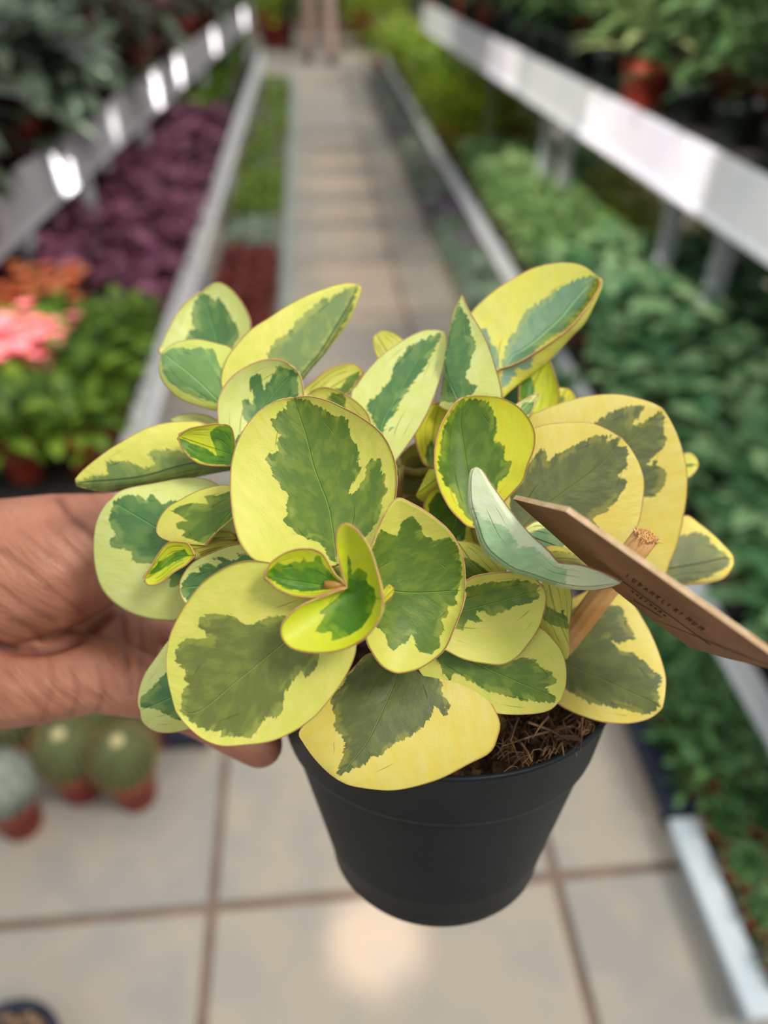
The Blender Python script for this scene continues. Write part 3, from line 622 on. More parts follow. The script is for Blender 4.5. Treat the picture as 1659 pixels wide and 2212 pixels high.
def leaf(base, tip, L, R, d, kind='m', M=(), dl=0.0, dr=0.0, bow=0.0, tipcurl=0.0, green=(), fold=None, under=False, n=56, m=37, wav=.0006, label=None, name='leaf'):
    """L/R outline points (photo px) base->tip, M midrib points; d=(depth at base, depth at tip) cm; dl/dr/bow extra depth at sides/middle cm
       fold: list of points of the rounded silhouette between midrib and the R edge when the half curls up; then R is the near edge"""
    db, dt = d
    cl_ = resample([base] + list(L) + [tip], n); cm_ = resample([base] + list(M) + [tip] if len(M) else [base, tip], n); cr_ = resample([base] + list(R) + [tip], n)
    curves = [(-1., cl_, dl), (0., cm_, bow), (1., cr_, dr)]
    if fold is not None: curves.insert(2, (.62, resample([base] + list(fold) + [tip], n), bow + .5))
    S = np.array([c[0] for c in curves]); C = np.stack([c[1] for c in curves]); DD = np.array([c[2] for c in curves])
    ss = np.sin(np.linspace(-1, 1, m) * math.pi / 2) * .35 + np.linspace(-1, 1, m) * .65
    if m % 2: ss[m // 2] = 0
    T_ = np.linspace(0, 1, n); prof = np.sin(np.pi * T_) ** .7
    XY = np.zeros((n, m, 2)); D = np.zeros((n, m))
    k = len(S)
    for j, s in enumerate(ss):
        if fold is None:
            # linear in the picture, quadratic in depth
            i = 0 if s <= 0 else 1; u = (s - S[i]) / (S[i + 1] - S[i]); XY[:, j] = C[i] * (1 - u) + C[i + 1] * u
            q = DD[0] * s * (s - 1) / 2 + DD[1] * (1 - s * s) + DD[2] * s * (s + 1) / 2
        else:
            i = max(0, min(k - 2, int(np.searchsorted(S, s) - 1))); u = (s - S[i]) / (S[i + 1] - S[i])
            a0 = max(i - 1, 0); a3 = min(i + 2, k - 1)
            def cr4(p0, p1, p2, p3): return .5 * (2 * p1 + (-p0 + p2) * u + (2 * p0 - 5 * p1 + 4 * p2 - p3) * u * u + (-p0 + 3 * p1 - 3 * p2 + p3) * u ** 3)
            if i == 0: XY[:, j] = C[0] * (1 - u) + C[1] * u; q = DD[0] * (1 - u) + DD[1] * u
            else: XY[:, j] = cr4(C[a0] if i > 1 else 2 * C[i] - C[i + 1], C[i], C[i + 1], C[a3] if i + 2 < k else 2 * C[i + 1] - C[i]); q = DD[i] * (1 - u) + DD[i + 1] * u
        D[:, j] = db + (dt - db) * T_ + q * prof + tipcurl * T_ ** 3
    D = D / 100.0
    ph = RNG.uniform(0, 6.28); Sg = np.abs(ss)[None, :]
    D += wav * Sg ** 2 * np.sin(T_[:, None] * 7 + ph + ss[None, :] * 1.5) * prof[:, None]
    X = XY.reshape(-1, 2); Df = D.reshape(-1)
    W = CAM[None] + (FW[None] + RT[None] * ((X[:, :1] - IMW / 2) / FPX) - UP[None] * ((X[:, 1:] - IMH / 2) / FPX)) * Df[:, None]
    Wg = W.reshape(n, m, 3)
    du = np.gradient(Wg, axis=0); dv = np.gradient(Wg, axis=1); nr_ = np.cross(du, dv); nr_ /= np.linalg.norm(nr_, axis=2, keepdims=True) + 1e-12
    c0 = Wg[n // 2, m // 4]; 
    sgn = 1 if (nr_[n // 2, m // 4] @ (CAM - c0)) > 0 else -1
    if under: sgn = -sgn
    nr_ *= sgn
    th = .0009 * np.clip((1 - np.abs(ss)) * 6, .45, 1)[None, :, None]
    Bk = Wg - nr_ * th
    # for 'under' leaves the visible outline must still sit on the drawn depth
    V = np.vstack([Wg.reshape(-1, 3), Bk.reshape(-1, 3)]) - OFF
    idx = np.arange(n * m).reshape(n, m); o = n * m; F = []; MI = []
    a, b2, c2, d2 = idx[:-1, :-1].ravel(), idx[:-1, 1:].ravel(), idx[1:, 1:].ravel(), idx[1:, :-1].ravel()
    front = np.stack([a, d2, c2, b2] if sgn > 0 else [a, b2, c2, d2], 1)
    # orientation: du x dv points along n*sgn => order a,d,c,b gives du x dv
    F = [tuple(q) for q in front]; MI = [0] * len(F)
    F += [tuple(int(z) + o for z in q[::-1]) for q in front]; MI += [1] * len(front)
    for j in (0, m - 1):
        for i in range(n - 1):
            q = (idx[i, j], idx[i + 1, j], idx[i + 1, j] + o, idx[i, j] + o); F.append(tuple(int(z) for z in q)); MI.append(2)
    ob = mesh_obj(name, V, [tuple(int(z) for z in f) for f in F], [LM[kind], LM[kind + 'u'], M_RIM], plant, True, MI)
    # attributes
    g = np.full(len(X), -60.0)
    for poly in green: g = np.maximum(g, sdf(poly, X))
    if not len(green): g[:] = -60
    hw = np.zeros((n, m)); 
    wl_ = np.linalg.norm(cm_ - cl_, axis=1); wr_ = np.linalg.norm((curves[2][1] if fold is not None else cr_) - cm_, axis=1); wr_ = np.maximum(wr_, 12) if fold is not None else wr_
    wr_ = np.maximum(wr_, .25 * wl_); wl_ = np.maximum(wl_, .25 * wr_)
    hw = np.where(ss[None, :] < 0, wl_[:, None], wr_[:, None]); e = (1 - Sg) * hw; e = np.minimum(e, np.maximum(0.0, 1e9)); md = Sg * hw
    e = np.minimum(e, 200); 
    vn = np.minimum(np.abs(Sg - .36 - .12 * T_[:, None]), np.abs(Sg - .68 - .06 * T_[:, None])) * hw + np.clip(.8 - prof, 0, 1)[:, None] * 14; md = md + np.clip(.3 - np.sin(np.pi * T_) , 0, 1)[:, None] * (T_[:, None] > .5) * 8
    Ltot = np.linalg.norm(np.diff(cm_, axis=0), axis=1).sum(); LEAFN[0] += 1
    uv = np.zeros((n, m, 3)); uv[..., 0] = ss[None, :] * np.maximum(hw, 20) / 100; uv[..., 1] = T_[:, None] * Ltot / 100; uv[..., 2] = LEAFN[0] * 3.7
    # lateral direction sweeps towards the tip
    uv[..., 1] -= np.abs(uv[..., 0]) * .6
    me = ob.data
    for nm, arr in (('green', g), ('edge', e.ravel()), ('mid', md.ravel()), ('vein', vn.ravel()), ('namp', np.full(n * m, 28.0 * min(1.0, max(.18, Ltot / 330)) ))):
        at = me.attributes.new(nm, 'FLOAT', 'POINT'); at.data.foreach_set('value', np.r_[arr, arr].astype(np.float32))
    at = me.attributes.new('luv', 'FLOAT_VECTOR', 'POINT'); q = uv.reshape(-1, 3); at.data.foreach_set('vector', np.vstack([q, q]).astype(np.float32).ravel())
    if label: ob['label'] = label
    LBASE.append((base[0], base[1], db / 100.0))
    return ob

# ---- back and top leaves
leaf((500, 850), (435, 630), [(440, 850), (385, 800), (343, 761), (349, 743), (379, 682), (406, 649)], [(545, 800), (545, 740), (542, 707), (539, 685), (524, 655), (500, 625), (469, 609)], (27.5, 28.3), 'c', M=[(470, 740)], bow=.5, tipcurl=.3,
     green=[[(439, 631), (421, 649), (412, 679), (415, 695), (421, 713), (406, 716), (403, 731), (400, 800), (440, 850), (500, 850), (500, 752), (518, 728), (509, 700), (490, 670), (472, 640), (466, 652), (451, 637)]], label='tall cupped leaf at the upper left')
leaf((485, 880), (350, 760), [(468, 887), (451, 884), (421, 875), (391, 863), (367, 845), (349, 821), (343, 791)], [(500, 850), (515, 790), (501, 753), (466, 740), (427, 732), (397, 735), (370, 744)], (26.2, 27.0), 't', M=[(430, 825)], bow=-.35, under=False,
     green=[[(352, 764), (379, 749), (403, 755), (421, 752), (430, 746), (442, 755), (460, 752), (469, 773), (478, 797), (490, 851), (470, 872), (436, 863), (391, 845), (361, 821), (352, 806), (347, 776)]])
leaf((600, 890), (780, 617), [(500, 870), (480, 839), (479, 809), (489, 776), (510, 746), (540, 713), (580, 687), (616, 663), (661, 639), (706, 622), (745, 612), (769, 614)], [(655, 812), (691, 770), (721, 734), (751, 695), (774, 646), (780, 628)], (26.0, 27.6), 'm', M=[(658, 803), (690, 765), (720, 715), (748, 668), (769, 625)], dl=-.3, bow=.1, dr=.6, under=True,
     green=[[(770, 618), (751, 621), (721, 643), (712, 649), (706, 640), (688, 652), (673, 667), (655, 676), (643, 695), (625, 713), (616, 725), (601, 734), (583, 749), (575, 764), (577, 776), (600, 870), (655, 815), (700, 757), (745, 690), (771, 630)]], label='long pointed leaf seen from beneath, upper left')
leaf((530, 985), (640, 800), [(504, 975), (489, 951), (474, 921), (470, 890), (474, 857), (492, 824), (519, 800), (552, 783), (583, 776), (612, 780)], [(600, 960), (640, 900), (655, 860), (653, 830), (648, 812)], (24.6, 25.2), 'c', M=[(560, 900), (600, 840)], bow=.5, dl=-.2,
     green=[[(552, 803), (562, 809), (568, 830), (571, 845), (577, 827), (589, 809), (598, 803), (595, 791), (607, 788), (610, 795), (631, 797), (643, 812), (643, 836), (646, 853), (620, 920), (570, 960), (545, 960), (534, 915), (525, 899), (521, 863), (534, 860), (546, 875), (549, 860), (540, 836), (539, 818)], [(525, 927), (508, 950), (500, 975), (530, 985), (540, 950)]])
leaf((850, 1010), (957, 714), [(800, 960), (765, 900), (758, 850), (769, 833), (788, 806), (821, 770), (857, 743), (887, 725), (917, 713), (940, 712)], [(853, 998), (880, 962), (910, 917), (931, 875), (955, 805), (965, 757), (965, 733), (962, 717)], (25.2, 26.6), 'c', M=[(825, 930), (862, 850), (905, 775)], bow=.25, dl=.4, dr=-.1,
     green=[[(950, 719), (917, 731), (880, 750), (857, 776), (845, 800), (842, 822), (821, 846), (805, 864), (790, 872), (797, 897), (812, 921), (824, 935), (857, 884), (887, 836), (930, 773), (952, 728)], [(830, 935), (846, 925), (850, 922), (836, 940)]], label='glossy pale leaf above the centre')
leaf((860, 800), (812, 722), [(835, 800), (814, 770), (806, 745), (806, 728)], [(885, 770), (872, 735), (845, 716), (825, 713)], (27.6, 28.0), 'm', name='leaf')
leaf((660, 880), (783, 800), [(655, 845), (679, 821), (706, 800), (736, 788), (765, 786)], [(700, 880), (754, 850), (775, 821), (782, 808)], (26.6, 27.2), 'm', M=[(720, 835)], bow=.2, green=[[(700, 868), (715, 838), (735, 838), (750, 815), (775, 802), (778, 815), (750, 850), (700, 880)]])
leaf((650, 880), (770, 795), [(650, 858), (668, 836), (695, 813), (720, 800), (750, 790)], [(680, 868), (710, 840), (740, 815), (765, 800)], (27.2, 27.6), 't', green=[[(655, 870), (690, 840), (740, 800), (700, 850)]])
leaf((780, 960), (668, 850), [(740, 960), (700, 930), (670, 890), (662, 862)], [(797, 930), (797, 900), (775, 872), (745, 852), (715, 839), (690, 838)], (25.4, 26.0), 'm', M=[(720, 890)], bow=.3, green=[[(705, 862), (720, 849), (740, 850), (748, 862), (744, 875), (760, 930), (700, 900)]])
# right group, behind
leaf((1010, 905), (997, 636), [(951, 880), (951, 868), (955, 826), (966, 766), (969, 721), (974, 685), (983, 661)], [(1085, 875), (1085, 859), (1082, 835), (1070, 790), (1055, 745), (1037, 709), (1013, 670)], (25.4, 26.2), 'c', M=[(962, 800), (968, 735), (982, 680)], bow=.0, dr=-.6, dl=.5, under=True,
     green=[[(992, 655), (970, 721), (951, 830), (955, 868), (1001, 872), (1028, 845), (1031, 832), (1013, 829), (1007, 811), (1022, 766), (1031, 742), (1019, 727), (1013, 691)]], label='narrow folded leaf pointing straight up')
leaf((1078, 862), (1292, 598), [(1060, 850), (1058, 800), (1040, 740), (1015, 690), (1019, 673), (1043, 648), (1076, 621), (1115, 597), (1151, 579), (1191, 569), (1227, 567), (1257, 573), (1281, 588)], [(1073, 830), (1074, 800), (1106, 787), (1136, 772), (1182, 742), (1227, 709), (1257, 676), (1278, 648), (1294, 618)], (26.6, 27.4), 'r', M=[(1078, 820), (1105, 770), (1127, 757), (1166, 727), (1212, 685), (1242, 648), (1275, 612)],
     fold=[(1082, 858), (1098, 843), (1125, 822), (1156, 799), (1190, 770), (1231, 724), (1259, 694), (1280, 652), (1295, 615)], dl=.4, bow=.5, dr=-.4,
     green=[[(1275, 594), (1251, 603), (1236, 605), (1212, 621), (1191, 633), (1166, 652), (1139, 670), (1127, 685), (1115, 709), (1103, 727), (1091, 751), (1088, 769), (1085, 790), (1080, 840), (1110, 810), (1118, 806), (1112, 796), (1140, 798), (1151, 763), (1227, 703), (1272, 648), (1288, 600)], [(1036, 720), (1042, 706), (1052, 712), (1058, 740), (1075, 750), (1080, 800), (1060, 790), (1050, 750)]], label='large bright leaf with a curled edge at the upper right')
leaf((1150, 900), (1180, 776), [(1125, 890), (1123, 830), (1140, 790)], [(1195, 900), (1207, 870), (1207, 841), (1197, 805), (1188, 782)], (27.6, 28.0), 'y', M=[(1150, 840)], bow=.3, green=[[(1120, 900), (1125, 820), (1140, 800), (1152, 825), (1155, 850), (1148, 870), (1140, 905)]])
leaf((1190, 900), (1225, 838), [(1180, 870), (1200, 840)], [(1225, 890), (1245, 868), (1238, 848)], (28.4, 28.6), 'g', green=[[(1200, 880), (1205, 855), (1222, 858), (1215, 880)]])
leaf((1118, 905), (1165, 851), [(1108, 880), (1130, 863), (1150, 853)], [(1140, 902), (1152, 885), (1162, 862)], (25.4, 25.7), 'c', green=[[(1115, 900), (1130, 870), (1155, 868), (1145, 895)]], n=24, m=17)
leaf((940, 1010), (950, 872), [(915, 1000), (900, 960), (898, 925), (915, 885), (935, 872)], [(960, 1000), (975, 940), (985, 900), (975, 873)], (25.8, 26.2), 'g', M=[(935, 940)], bow=.4, green=[[(925, 1015), (918, 985), (922, 965), (930, 952), (940, 960), (958, 960), (955, 1010)]])
leaf((985, 1000), (898, 1070), [(950, 968), (938, 990), (915, 1035)], [(975, 1050), (955, 1062), (922, 1085), (903, 1078)], (26.4, 25.6), 'g', M=[(950, 1030)], bow=-.3)
leaf((990, 1060), (960, 1185), [(940, 1055), (917, 1085), (920, 1120), (930, 1160)], [(1030, 1090), (1035, 1140), (1030, 1180), (1000, 1200)], (25.5, 25.0), 'g', M=[(985, 1120)], bow=.3, green=[[(925, 1090), (945, 1062), (985, 1080), (1010, 1120), (1005, 1165), (960, 1200), (930, 1150)]])
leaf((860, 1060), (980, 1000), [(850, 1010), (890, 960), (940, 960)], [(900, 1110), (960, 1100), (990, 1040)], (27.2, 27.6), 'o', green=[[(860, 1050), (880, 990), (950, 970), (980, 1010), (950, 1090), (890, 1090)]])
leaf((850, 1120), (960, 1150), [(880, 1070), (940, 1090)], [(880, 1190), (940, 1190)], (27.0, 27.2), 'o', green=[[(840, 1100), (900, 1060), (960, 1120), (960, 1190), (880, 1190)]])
# middle leaf with the dark half
leaf((1028, 1140), (1004, 858), [(1010, 1136), (995, 1123), (971, 1096), (952, 1060), (941, 1020), (939, 977), (946, 938), (962, 902), (983, 872)], [(1060, 1115), (1076, 1096), (1106, 1065), (1130, 1037), (1139, 1007), (1154, 968), (1155, 932), (1139, 899), (1115, 875), (1079, 859), (1031, 855)], (24.2, 24.9), 'g', M=[(1018, 1080), (1010, 1020), (1001, 962), (994, 905)], bow=.45, dl=-.25, dr=-.1,
     green=[[(1000, 862), (1031, 862), (1055, 867), (1064, 884), (1072, 902), (1073, 932), (1069, 955), (1085, 956), (1091, 977), (1085, 992), (1106, 998), (1100, 1022), (1079, 1040), (1068, 1075), (1050, 1110), (1025, 1135), (1010, 1120), (990, 1090), (985, 1068), (962, 1050), (950, 1020), (947, 992), (955, 932), (975, 887)]], label='cupped leaf, half dark green and half bright yellow')
# big right leaves
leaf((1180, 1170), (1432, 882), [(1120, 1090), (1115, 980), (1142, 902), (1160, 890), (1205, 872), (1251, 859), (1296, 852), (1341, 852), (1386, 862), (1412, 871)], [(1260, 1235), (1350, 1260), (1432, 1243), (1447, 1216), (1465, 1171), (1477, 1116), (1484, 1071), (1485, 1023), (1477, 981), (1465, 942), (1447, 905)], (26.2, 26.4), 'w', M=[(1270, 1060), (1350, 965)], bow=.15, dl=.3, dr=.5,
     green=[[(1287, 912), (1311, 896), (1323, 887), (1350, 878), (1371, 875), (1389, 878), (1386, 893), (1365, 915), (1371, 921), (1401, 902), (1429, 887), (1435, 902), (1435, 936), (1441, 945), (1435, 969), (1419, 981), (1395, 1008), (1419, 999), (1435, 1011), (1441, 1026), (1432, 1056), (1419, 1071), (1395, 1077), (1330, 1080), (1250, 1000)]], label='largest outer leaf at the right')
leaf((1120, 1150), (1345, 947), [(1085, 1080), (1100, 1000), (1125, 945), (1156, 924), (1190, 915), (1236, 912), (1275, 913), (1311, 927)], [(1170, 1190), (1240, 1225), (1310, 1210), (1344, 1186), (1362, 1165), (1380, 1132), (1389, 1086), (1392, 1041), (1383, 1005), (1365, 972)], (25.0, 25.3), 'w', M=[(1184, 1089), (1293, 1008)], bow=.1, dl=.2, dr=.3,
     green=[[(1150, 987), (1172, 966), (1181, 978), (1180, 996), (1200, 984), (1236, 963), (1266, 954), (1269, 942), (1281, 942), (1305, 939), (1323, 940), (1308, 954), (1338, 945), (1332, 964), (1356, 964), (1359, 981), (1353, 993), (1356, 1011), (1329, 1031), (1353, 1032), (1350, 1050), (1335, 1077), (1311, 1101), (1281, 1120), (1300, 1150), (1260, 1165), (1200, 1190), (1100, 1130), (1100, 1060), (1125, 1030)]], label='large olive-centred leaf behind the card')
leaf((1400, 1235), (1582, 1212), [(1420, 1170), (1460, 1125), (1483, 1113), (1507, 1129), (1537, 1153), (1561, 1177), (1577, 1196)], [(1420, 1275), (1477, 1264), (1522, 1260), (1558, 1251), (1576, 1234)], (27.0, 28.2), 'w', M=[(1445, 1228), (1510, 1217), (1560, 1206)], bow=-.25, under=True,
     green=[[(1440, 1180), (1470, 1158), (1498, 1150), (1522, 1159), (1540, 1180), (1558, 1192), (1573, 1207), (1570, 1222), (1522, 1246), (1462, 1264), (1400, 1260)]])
leaf((1450, 1010), (1510, 1005), [(1470, 985), (1490, 978), (1505, 990)], [(1470, 1030), (1488, 1032), (1503, 1018)], (28.8, 29.2), 'm', n=20, m=15, green=[[(1478, 1003), (1500, 1000), (1497, 1008), (1480, 1010)]])
leaf((1120, 1150), (1240, 1195), [(1160, 1125), (1210, 1140)], [(1150, 1200), (1210, 1210)], (24.6, 24.9), 'c', under=True, green=[[(1140, 1150), (1180, 1140), (1220, 1170), (1200, 1200), (1150, 1190)]])
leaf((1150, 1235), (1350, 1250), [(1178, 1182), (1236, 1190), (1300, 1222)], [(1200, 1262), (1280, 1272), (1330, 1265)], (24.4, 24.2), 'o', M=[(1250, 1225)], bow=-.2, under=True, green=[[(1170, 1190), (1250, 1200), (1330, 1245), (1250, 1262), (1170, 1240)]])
leaf((1060, 1250), (985, 1168), [(1000, 1260), (960, 1220), (965, 1180)], [(1094, 1234), (1076, 1207), (1050, 1187), (1020, 1172)], (24.0, 24.2), 'm', M=[(1020, 1215)], bow=-.2, dr=-.3, green=[[(990, 1260), (985, 1215), (1005, 1205), (1030, 1215), (1060, 1240), (1040, 1262)]])
leaf((1180, 1240), (1232, 1400), [(1160, 1290), (1165, 1350), (1195, 1410), (1224, 1425)], [(1225, 1255), (1234, 1275), (1236, 1307), (1230, 1361)], (24.2, 24.0), 'm', M=[(1200, 1320)], bow=-.2, green=[[(1175, 1305), (1200, 1320), (1225, 1332), (1230, 1360), (1190, 1350), (1170, 1335)], [(1212, 1318), (1219, 1318), (1218, 1328), (1212, 1326)]])
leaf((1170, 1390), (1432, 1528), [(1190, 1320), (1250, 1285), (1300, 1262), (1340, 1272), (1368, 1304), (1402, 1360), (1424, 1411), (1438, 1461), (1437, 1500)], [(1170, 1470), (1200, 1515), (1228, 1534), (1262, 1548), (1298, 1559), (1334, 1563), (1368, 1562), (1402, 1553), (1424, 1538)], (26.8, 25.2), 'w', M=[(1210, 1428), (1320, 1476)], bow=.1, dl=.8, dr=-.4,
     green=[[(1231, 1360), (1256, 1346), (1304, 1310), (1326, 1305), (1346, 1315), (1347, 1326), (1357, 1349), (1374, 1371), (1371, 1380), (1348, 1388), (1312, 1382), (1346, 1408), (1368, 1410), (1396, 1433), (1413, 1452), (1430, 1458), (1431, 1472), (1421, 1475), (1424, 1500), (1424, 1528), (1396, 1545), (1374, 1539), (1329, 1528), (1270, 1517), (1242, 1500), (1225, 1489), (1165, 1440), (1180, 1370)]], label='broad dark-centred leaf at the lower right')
# left group
leaf((530, 1010), (366, 905), [(480, 960), (420, 940), (385, 925)], [(500, 940), (470, 908), (440, 895), (400, 893)], (26.6, 27.2), 'c', under=True)
leaf((525, 1005), (163, 1042), [(500, 940), (439, 914), (406, 911), (361, 914), (316, 926), (271, 950), (225, 980), (185, 1012), (170, 1028)], [(497, 1014), (451, 1023), (406, 1032), (346, 1044), (286, 1055), (240, 1061), (204, 1058), (174, 1050)], (25.4, 26.0), 'm', M=[(420, 1000), (300, 1030)], bow=-.3, dl=-.1, dr=.4, under=True,
     green=[[(163, 1043), (185, 1034), (210, 1029), (240, 1026), (234, 1014), (233, 997), (280, 999), (301, 1005), (319, 1011), (337, 1002), (325, 987), (322, 975), (376, 972), (406, 978), (480, 985), (525, 1000), (497, 1016), (406, 1034), (301, 1057), (240, 1062), (185, 1052)]], label='long leaf seen from beneath, pointing left over the hand')
leaf((510, 985), (385, 943), [(500, 1005), (482, 1007), (451, 1005), (427, 999), (406, 984), (391, 963)], [(500, 925), (472, 916), (451, 918), (421, 923), (400, 931)], (24.2, 24.4), 'y', M=[(440, 962)], bow=.25,
     green=[[(385, 944), (405, 954), (430, 962), (450, 970), (468, 986), (466, 966), (454, 945), (456, 930), (475, 918), (512, 920), (514, 1006), (450, 1003), (412, 986), (392, 966)]])
leaf((460, 1210), (238, 1080), [(440, 1300), (382, 1339), (361, 1341), (331, 1339), (292, 1329), (255, 1310), (222, 1277), (206, 1235), (201, 1181), (207, 1130), (225, 1093)], [(520, 1150), (510, 1080), (469, 1045), (436, 1033), (390, 1033), (331, 1044), (285, 1052), (255, 1063)], (24.8, 25.6), 'c', M=[(331, 1136)], bow=-.3, dl=.5, dr=.2,
     green=[[(245, 1081), (277, 1071), (301, 1069), (316, 1081), (325, 1066), (337, 1078), (349, 1093), (370, 1080), (400, 1090), (440, 1160), (460, 1210), (430, 1250), (395, 1262), (365, 1265), (370, 1230), (319, 1217), (280, 1214), (292, 1199), (271, 1187), (249, 1187), (236, 1178), (237, 1163), (252, 1154), (237, 1133), (231, 1127), (237, 1112), (240, 1099)]], label='large round pale-edged leaf over the thumb')
leaf((530, 1075), (440, 1178), [(500, 1050), (470, 1048), (427, 1060), (391, 1078), (361, 1096), (343, 1121), (337, 1145), (346, 1160), (367, 1169), (397, 1175)], [(515, 1110), (501, 1124), (480, 1140), (466, 1151), (450, 1166)], (24.0, 24.0), 'm', M=[(490, 1115), (460, 1150)], dl=.3, bow=.0, dr=-.1,
     green=[[(367, 1105), (391, 1090), (415, 1086), (451, 1089), (439, 1072), (475, 1068), (500, 1060), (520, 1075), (510, 1110), (475, 1140), (442, 1174), (421, 1169), (391, 1157), (403, 1148), (382, 1142), (379, 1130), (406, 1124), (385, 1112)]])
leaf((420, 1200), (313, 1252), [(402, 1220), (373, 1237), (346, 1259), (322, 1264)], [(410, 1180), (397, 1172), (364, 1172), (343, 1196), (325, 1229), (315, 1243)], (23.9, 24.2), 'y', M=[(380, 1205), (345, 1232)], bow=.25,
     green=[[(320, 1240), (345, 1212), (375, 1195), (398, 1185), (410, 1200), (375, 1215), (345, 1233), (322, 1242)]])
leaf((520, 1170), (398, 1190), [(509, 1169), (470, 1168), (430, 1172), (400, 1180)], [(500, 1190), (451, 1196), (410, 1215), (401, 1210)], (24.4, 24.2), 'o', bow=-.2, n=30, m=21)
leaf((520, 1160), (420, 1165), [(490, 1148), (450, 1150)], [(500, 1168), (450, 1172)], (24.7, 24.6), 'm', n=24, m=15, green=[[(500, 1150), (520, 1150), (515, 1168)]])
leaf((590, 1230), (388, 1270), [(540, 1175), (515, 1175), (488, 1181), (451, 1196), (421, 1211), (403, 1229), (390, 1252)], [(570, 1330), (500, 1350), (430, 1330), (400, 1302), (391, 1286)], (23.8, 24.2), 'c', M=[(490, 1260)], bow=.2,
     green=[[(392, 1262), (410, 1240), (433, 1235), (430, 1225), (450, 1217), (470, 1225), (480, 1215), (460, 1205), (480, 1203), (500, 1212), (520, 1205), (512, 1196), (540, 1200), (590, 1230), (540, 1300), (460, 1320), (410, 1300), (392, 1285)]])
leaf((470, 1450), (302, 1535), [(420, 1350), (390, 1370), (365, 1382), (338, 1418), (312, 1456), (299, 1494), (297, 1520)], [(450, 1560), (405, 1577), (367, 1584), (333, 1580), (308, 1561)], (24.0, 24.6), 'c', M=[(385, 1500)], bow=-.2, dl=.3, dr=.3,
     green=[[(361, 1451), (338, 1473), (325, 1489), (304, 1506), (302, 1527), (338, 1532), (359, 1544), (392, 1557), (450, 1540), (450, 1440), (390, 1430)]])
# bottom group
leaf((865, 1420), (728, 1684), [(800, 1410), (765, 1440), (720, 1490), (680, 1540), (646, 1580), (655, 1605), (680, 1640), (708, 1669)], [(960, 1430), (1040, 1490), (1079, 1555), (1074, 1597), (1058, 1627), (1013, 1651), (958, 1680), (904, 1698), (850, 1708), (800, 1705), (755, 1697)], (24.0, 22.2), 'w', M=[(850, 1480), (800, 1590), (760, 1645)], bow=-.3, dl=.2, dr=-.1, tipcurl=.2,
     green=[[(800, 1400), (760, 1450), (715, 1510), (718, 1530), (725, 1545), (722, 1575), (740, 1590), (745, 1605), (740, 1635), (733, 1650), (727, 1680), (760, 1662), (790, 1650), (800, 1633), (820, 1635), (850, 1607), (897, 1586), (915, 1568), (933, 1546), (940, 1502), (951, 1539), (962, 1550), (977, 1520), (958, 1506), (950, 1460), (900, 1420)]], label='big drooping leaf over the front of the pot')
leaf((930, 1390), (1212, 1512), [(905, 1410), (902, 1440), (919, 1466), (951, 1495), (995, 1517), (1053, 1537), (1103, 1544), (1157, 1542), (1190, 1533)], [(1000, 1345), (1090, 1335), (1165, 1354), (1197, 1383), (1215, 1408), (1224, 1445), (1222, 1484)], (23.5, 23.0), 'm', M=[(1010, 1425), (1110, 1470)], bow=.1, dl=.1, dr=.2,
     green=[[(935, 1400), (1000, 1370), (1070, 1437), (1125, 1420), (1160, 1425), (1165, 1442), (1190, 1448), (1200, 1465), (1202, 1478), (1178, 1485), (1190, 1495), (1203, 1508), (1195, 1518), (1160, 1517), (1120, 1510), (1060, 1495), (1030, 1480), (1000, 1462), (985, 1452), (970, 1470), (955, 1450)]])
leaf((955, 1330), (1175, 1272), [(955, 1290), (985, 1262), (1008, 1253), (1031, 1243), (1076, 1237), (1121, 1237), (1151, 1246)], [(950, 1395), (965, 1406), (1001, 1424), (1043, 1433), (1085, 1436), (1115, 1421), (1139, 1394), (1163, 1358), (1175, 1322), (1180, 1292)], (22.8, 23.2), 'm', M=[(1060, 1305)], bow=.35,
     green=[[(1005, 1270), (1061, 1258), (1121, 1251), (1151, 1258), (1166, 1264), (1157, 1276), (1166, 1289), (1145, 1304), (1109, 1310), (1100, 1318), (1075, 1325), (1060, 1332), (1045, 1320), (1030, 1318), (1025, 1325), (1049, 1345), (1010, 1340), (1000, 1360), (985, 1358), (960, 1350), (965, 1300)]])
# front rosette
leaf((728, 1220), (637, 859), [(660, 1232), (583, 1217), (552, 1211), (531, 1193), (515, 1166), (503, 1120), (497, 1060), (498, 1015), (507, 970), (528, 925), (560, 888), (597, 866)], [(770, 1200), (797, 1187), (812, 1169), (836, 1130), (851, 1090), (857, 1045), (854, 1002), (842, 966), (821, 933), (781, 902), (742, 881), (706, 865), (668, 856)], (22.0, 23.2), 'm', M=[(712, 1105), (691, 1045), (676, 1002), (661, 942), (646, 896)], bow=.55, dl=-.1, dr=-.25,
     green=[[(631, 860), (619, 869), (617, 884), (598, 890), (598, 902), (583, 907), (589, 918), (598, 936), (607, 945), (598, 954), (601, 966), (605, 972), (595, 978), (583, 975), (574, 993), (583, 1008), (592, 1032), (604, 1050), (619, 1062), (625, 1079), (613, 1090), (622, 1105), (613, 1118), (619, 1133), (637, 1151), (655, 1160), (679, 1169), (697, 1181), (712, 1205), (728, 1218), (727, 1193), (751, 1181), (782, 1169), (800, 1151), (818, 1121), (827, 1096), (821, 1084), (839, 1060), (830, 1045), (833, 1024), (827, 1029), (824, 996), (812, 987), (800, 996), (791, 1005), (789, 1032), (769, 1060), (757, 1070), (755, 1060), (763, 1042), (779, 1011), (773, 996), (783, 984), (779, 978), (769, 969), (773, 957), (760, 951), (754, 936), (757, 924), (745, 899), (736, 895), (721, 899), (709, 887), (691, 881), (673, 869), (658, 862)]], label='big round leaf standing at the centre')
